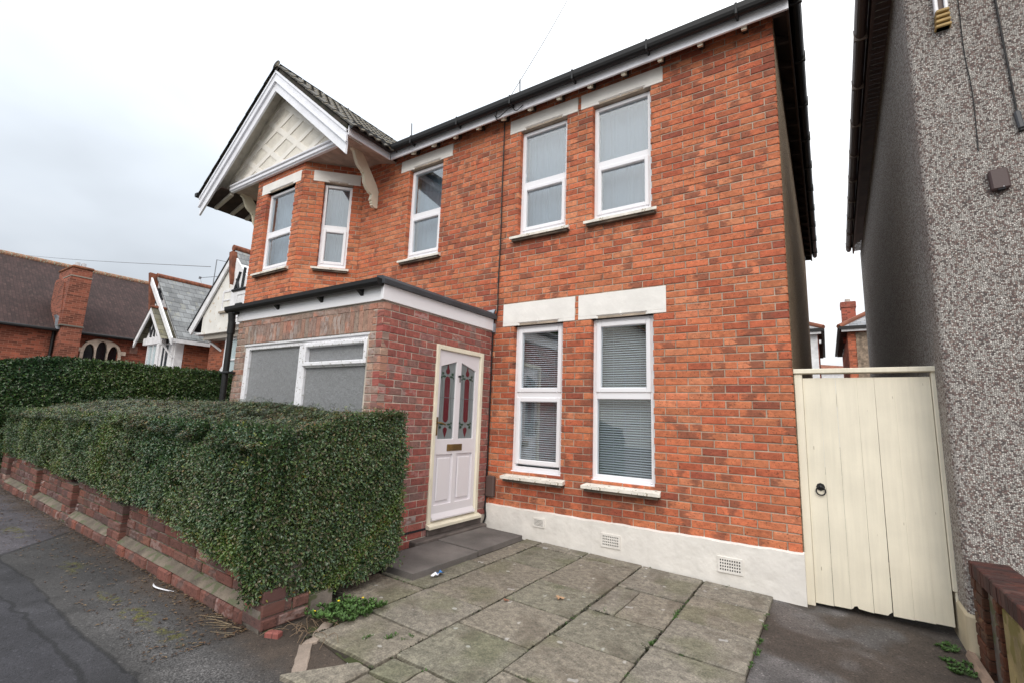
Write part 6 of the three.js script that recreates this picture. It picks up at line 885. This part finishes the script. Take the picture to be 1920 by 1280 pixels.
  const S = upright(V(-15.9, 0, -2.3), V(0.62, 0, 0.25)); winBox(h, S, 0.0, 0.66, 2.75, 3.62, 0, paneLight, 1, 1, 0.07); box(S, -0.02, 0.68, 1.0, 1.9, -0.1, 0.02).build(h, 'bay_apron', whitePaint); box(S, 0.0, 0.66, 1.9, 2.75, -0.3, -0.25).build(h, 'opening', M.dark);
  const t = 0.42, W = frame(V(-15.9, 2.78, -2.27), V(0.62, 0, 0.25).normalize(), V(-0.15, Math.cos(t), -0.38).normalize().multiplyScalar(1), V(-0.35, 0.38, 0.87).normalize()), D = frame(W.o, W.u, V(-0.15, 0.9, -0.4).normalize(), W.n); void W; winBox(h, frame(V(-15.95, 2.0, -1.95), D.u, V(0.08, 0.86, -0.36).normalize(), V(-0.3, 0.3, 0.9).normalize()), 0, 0.66, 0.0, 0.86, 0, paneDark, 1, 1, 0.06);
  new MB().rod(V(-16.5, 3.66, -1.98), V(-16.2, 3.3, -2.36), 0.05, 4).rod(V(-14.35, 3.66, -1.98), V(-14.3, 3.4, -2.2), 0.05, 4).build(h, 'bracket', whitePaint);
  h.position.z -= 0.27;
  const ae = thing('tv_aerial', 'thin grey television aerial on the ridge of the slate roof', 'aerial', [-20.6, 6.3, -4]), am = std({ color: 0x84878c, roughness: 0.5, metalness: 0.5 });
  new MB().rod(V(-20.6, 6.25, -4), V(-20.553, 7.51, -4), 0.02, 6).build(ae, 'mast', am); new MB().rod(V(-20.553, 7.5, -4), V(-19.67, 7.27, -4), 0.013, 5).build(ae, 'boom', am); new MB().rod(V(-21.83, 6.9, -4), V(-20.31, 6.75, -4), 0.013, 5).rod(V(-21.83, 6.95, -4), V(-21.86, 6.85, -4), 0.05, 5).build(ae, 'boom', am); new MB().rod(V(-21.83, 6.9, -4), V(-21.27, 6.1, -4), 0.008, 5).build(ae, 'stay', am);
}
// ---------------------------------------------------------------- houses seen through the gap behind the gate
{
  const a = thing('rear_house', 'distant hipped house whose white wall edge shows just past the red brick house', 'house', [-4, gy(0), -22], 'houses behind the gate'), F = frame(V(0, 0, -18), V(1, 0, 0), UP, V(0, 0, 1)), wm = farBrick([150, 78, 62], 21), ev = 5.42;
  new MB().box(WORLD, -8, 0.1, 0, ev, -26, -18.02).build(a, 'wall', wm); box(F, -8, 0.08, 0, ev, -0.02, 0.0).build(a, 'front_wall', whitePaint);
  new MB().quad(V(-8.3, ev + 0.1, -17.7), V(0.3, ev + 0.1, -17.7), V(-3.7, 7.7, -22), V(-4.3, 7.7, -22)).tri(V(0.3, ev + 0.1, -17.7), V(0.3, ev + 0.1, -26.3), V(-3.7, 7.7, -22)).build(a, 'roof', tileMap([140, 138, 138], 22, [170, 150, 132], 0.26, 0.2));
  new MB().rod(V(0.3, ev + 0.13, -17.7), V(-3.7, 7.72, -22), 0.1, 6).build(a, 'hip_tile', terracotta);
  new MB().box(WORLD, -8.3, 0.3, ev - 0.02, ev + 0.1, -17.74, -17.66).box(WORLD, 0.24, 0.34, ev - 0.02, ev + 0.1, -26.3, -17.741).build(a, 'gutter', M.black); new MB().box(WORLD, -8.3, 0.22, ev - 0.12, ev - 0.022, -17.8, -17.73).box(WORLD, 0.13, 0.2, ev - 0.5, ev - 0.38, -17.9, -17.7).build(a, 'fascia_board', whitePaint); box(WORLD, 0.1, 0.24, ev - 0.1, ev - 0.021, -26, -17.75).build(a, 'soffit', M.darkTimber);
  const b = thing('rear_house', 'distant red brick house with a tall brick chimney and hipped slate roof behind the gate', 'house', [5, gy(3), -22], 'houses behind the gate'), wb = farBrick([176, 98, 70], 23), X = 1.1;
  new MB().box(WORLD, X, 9, 0, 5.35, -26, -18).build(b, 'wall', wb); box(F, 1.36, 2.4, 2, 5.32, 0.0, 0.03).build(b, 'patched_render', std({ map: tone([138, 122, 106], 0.4, 149, { cells: 12 }), roughness: 0.95 }));
  new MB().quad(V(0.82, 5.5, -17.7), V(9.3, 5.5, -17.7), V(5.6, 7.9, -22), V(4.2, 7.9, -22)).tri(V(0.82, 5.5, -26.3), V(0.82, 5.5, -17.7), V(4.2, 7.9, -22)).build(b, 'roof', tileMap([140, 142, 146], 24, [170, 160, 140], 0.26, 0.2));
  new MB().rod(V(0.82, 5.53, -17.7), V(4.2, 7.92, -22), 0.1, 6).build(b, 'hip_tile', terracotta);
  new MB().box(WORLD, 0.82, 9.3, 5.42, 5.53, -17.74, -17.64).box(WORLD, 0.78, 0.88, 5.42, 5.53, -26.3, -17.741).build(b, 'gutter', M.black); box(WORLD, 0.9, 9.3, 5.33, 5.419, -17.78, -17.72).build(b, 'fascia_board', whitePaint); box(WORLD, 0.88, X, 5.36, 5.419, -26, -17.79).build(b, 'soffit', M.darkTimber);
  const c = box(WORLD, 1.0, 1.5, 5.2, 6.62, -19.9, -19.4).build(b, 'chimney', farBrick([150, 78, 62], 25)); box(WORLD, 0.97, 1.53, 6.62, 6.9, -19.93, -19.37, 0.03).build(c, 'cap', farBrick([140, 76, 62], 26)); new MB().rod(V(1.25, 6.88, -19.65), V(1.25, 7.05, -19.65), 0.1, 8).build(c, 'chimney_pot', std({ color: 0xb8b2aa }));
  const d = thing('white_outbuilding', 'low white building with a reddish roof far beyond the gate', 'building', [1, gy(0), -45]); box(WORLD, -1.5, 2.6, 0, 6.5, -49, -45).build(d, 'wall', whitePaint); new MB().quad(V(-1.7, 6.45, -44.7), V(2.8, 6.45, -44.7), V(2.2, 7.1, -47), V(-0.2, 7.35, -47)).build(d, 'roof', terracotta);
}
// ---------------------------------------------------------------- overhead wires
{
  const w = (name, label, a, b, r) => { const t = thing(name, label, 'wire', [a.x, a.y, a.z]); new MB().tube([a, a.clone().lerp(b, 0.33).add(V(0, -0.12, 0)), a.clone().lerp(b, 0.66).add(V(0, -0.12, 0)), b], r, 40, 4).build(t, 'strand', std({ color: 0x8c8f94, roughness: 0.7 })); };
  w('overhead_wire', 'thin overhead wire rising from the eaves of the red brick house', V(-3.12, 5.76, 0.2), V(-1.3, 8.36, 0.2), 0.006);
  w('overhead_wire', 'faint overhead wire crossing the sky above the church hall', V(-72, 16.9, -6), V(-21.5, 7.4, -4.2), 0.016);
}
// ---------------------------------------------------------------- across the road, mirrored in the upper windows
{
  const r = rng(404), tr = (name, label, x, z, h, w, tint) => {
    const t = thing(name, label, 'tree', [x, 0, z]), m = new MB(); m.rod(V(x, -0.2, z), V(x + 0.2, h * 0.45, z), 0.32, 9, 0.2); for (let i = 0; i < 7; i++) { const a = i * 0.9; m.rod(V(x + 0.15, h * (0.3 + 0.03 * i), z), V(x + Math.cos(a) * w * 0.6, h * (0.55 + 0.05 * i), z + Math.sin(a) * w * 0.6), 0.11, 6, 0.03); } m.build(t, 'trunk', std({ color: lin(0.08, 0.065, 0.05), roughness: 0.95 }));
    const list = [], cl = []; for (let i = 0; i < 26; i++) { const a = r() * TAU, u = Math.sqrt(r()), y = h * (0.42 + 0.55 * r()); const k = Math.sqrt(Math.max(0.05, 1 - Math.pow((y / h - 0.62) / 0.42, 2))); cl.push([x + Math.cos(a) * w * u * k, y, z + Math.sin(a) * w * u * k, 0.9 + r() * 0.9]); }
    for (let i = 0; i < 5200; i++) { const c = cl[Math.floor(r() * cl.length)], a = r() * TAU, b = Math.acos(2 * r() - 1), q = c[3] * Math.cbrt(r()); const d = V(Math.sin(b) * Math.cos(a), Math.cos(b), Math.sin(b) * Math.sin(a)), v = 0.7 + r() * 0.6; list.push([V(c[0], c[1], c[2]).addScaledVector(d, q), lean(d, r, 1.2), 4.2, tint.map((k) => k * v)]); }
    sprigs(t, 'crown', sprigGeo(12, 10, 0.045, 0.1, leafDark.map((c) => c.map((k) => k * 1.3))), list, 9);
  };
  tr('roadside_tree', 'yellowish broad tree across the road, mirrored in the upper right windows', -7.5, 24, 14.5, 4.2, [2.6, 2.3, 1.2]);
  tr('roadside_tree', 'greener tree across the road, mirrored in the upper windows above the porch', -15.5, 25, 13, 3.8, [1.6, 1.7, 1.1]);
  const h = thing('opposite_house', 'pale rendered house across the road, mirrored in the ground-floor windows', 'house', [-9, -0.1, 22]), F = frame(V(0, 0, 18.5), V(-1, 0, 0), UP, V(0, 0, -1));
  box(WORLD, -13, -6, -0.2, 5, 18.5, 25).build(h, 'wall', std({ map: M.gableCream.map, roughness: 0.9 })); new MB().prism(frame(V(0, 0, 18.5), V(-1, 0, 0), UP, V(0, 0, -1)), [[6, 5], [13, 5], [9.5, 7.6]], -6.5, 0).build(h, 'gable_wall', std({ map: M.gableCream.map, roughness: 0.9 }));
  new MB().quad(V(-5.6, 4.75, 18.1), V(-9.5, 7.75, 18.1), V(-9.5, 7.75, 25.2), V(-5.6, 4.75, 25.2)).quad(V(-9.5, 7.75, 18.1), V(-13.4, 4.75, 18.1), V(-13.4, 4.75, 25.2), V(-9.5, 7.75, 25.2)).build(h, 'roof', tileMap([110, 74, 60], 31, [140, 120, 100]));
  for (const [a, b] of [[7, 0.8], [10.6, 0.8], [7, 3], [10.6, 3]]) winBox(h, F, a, a + 1.4, b, b + 1.3, 0.03, paneDark, 2, 2);
}

renderer.render(scene, camera);
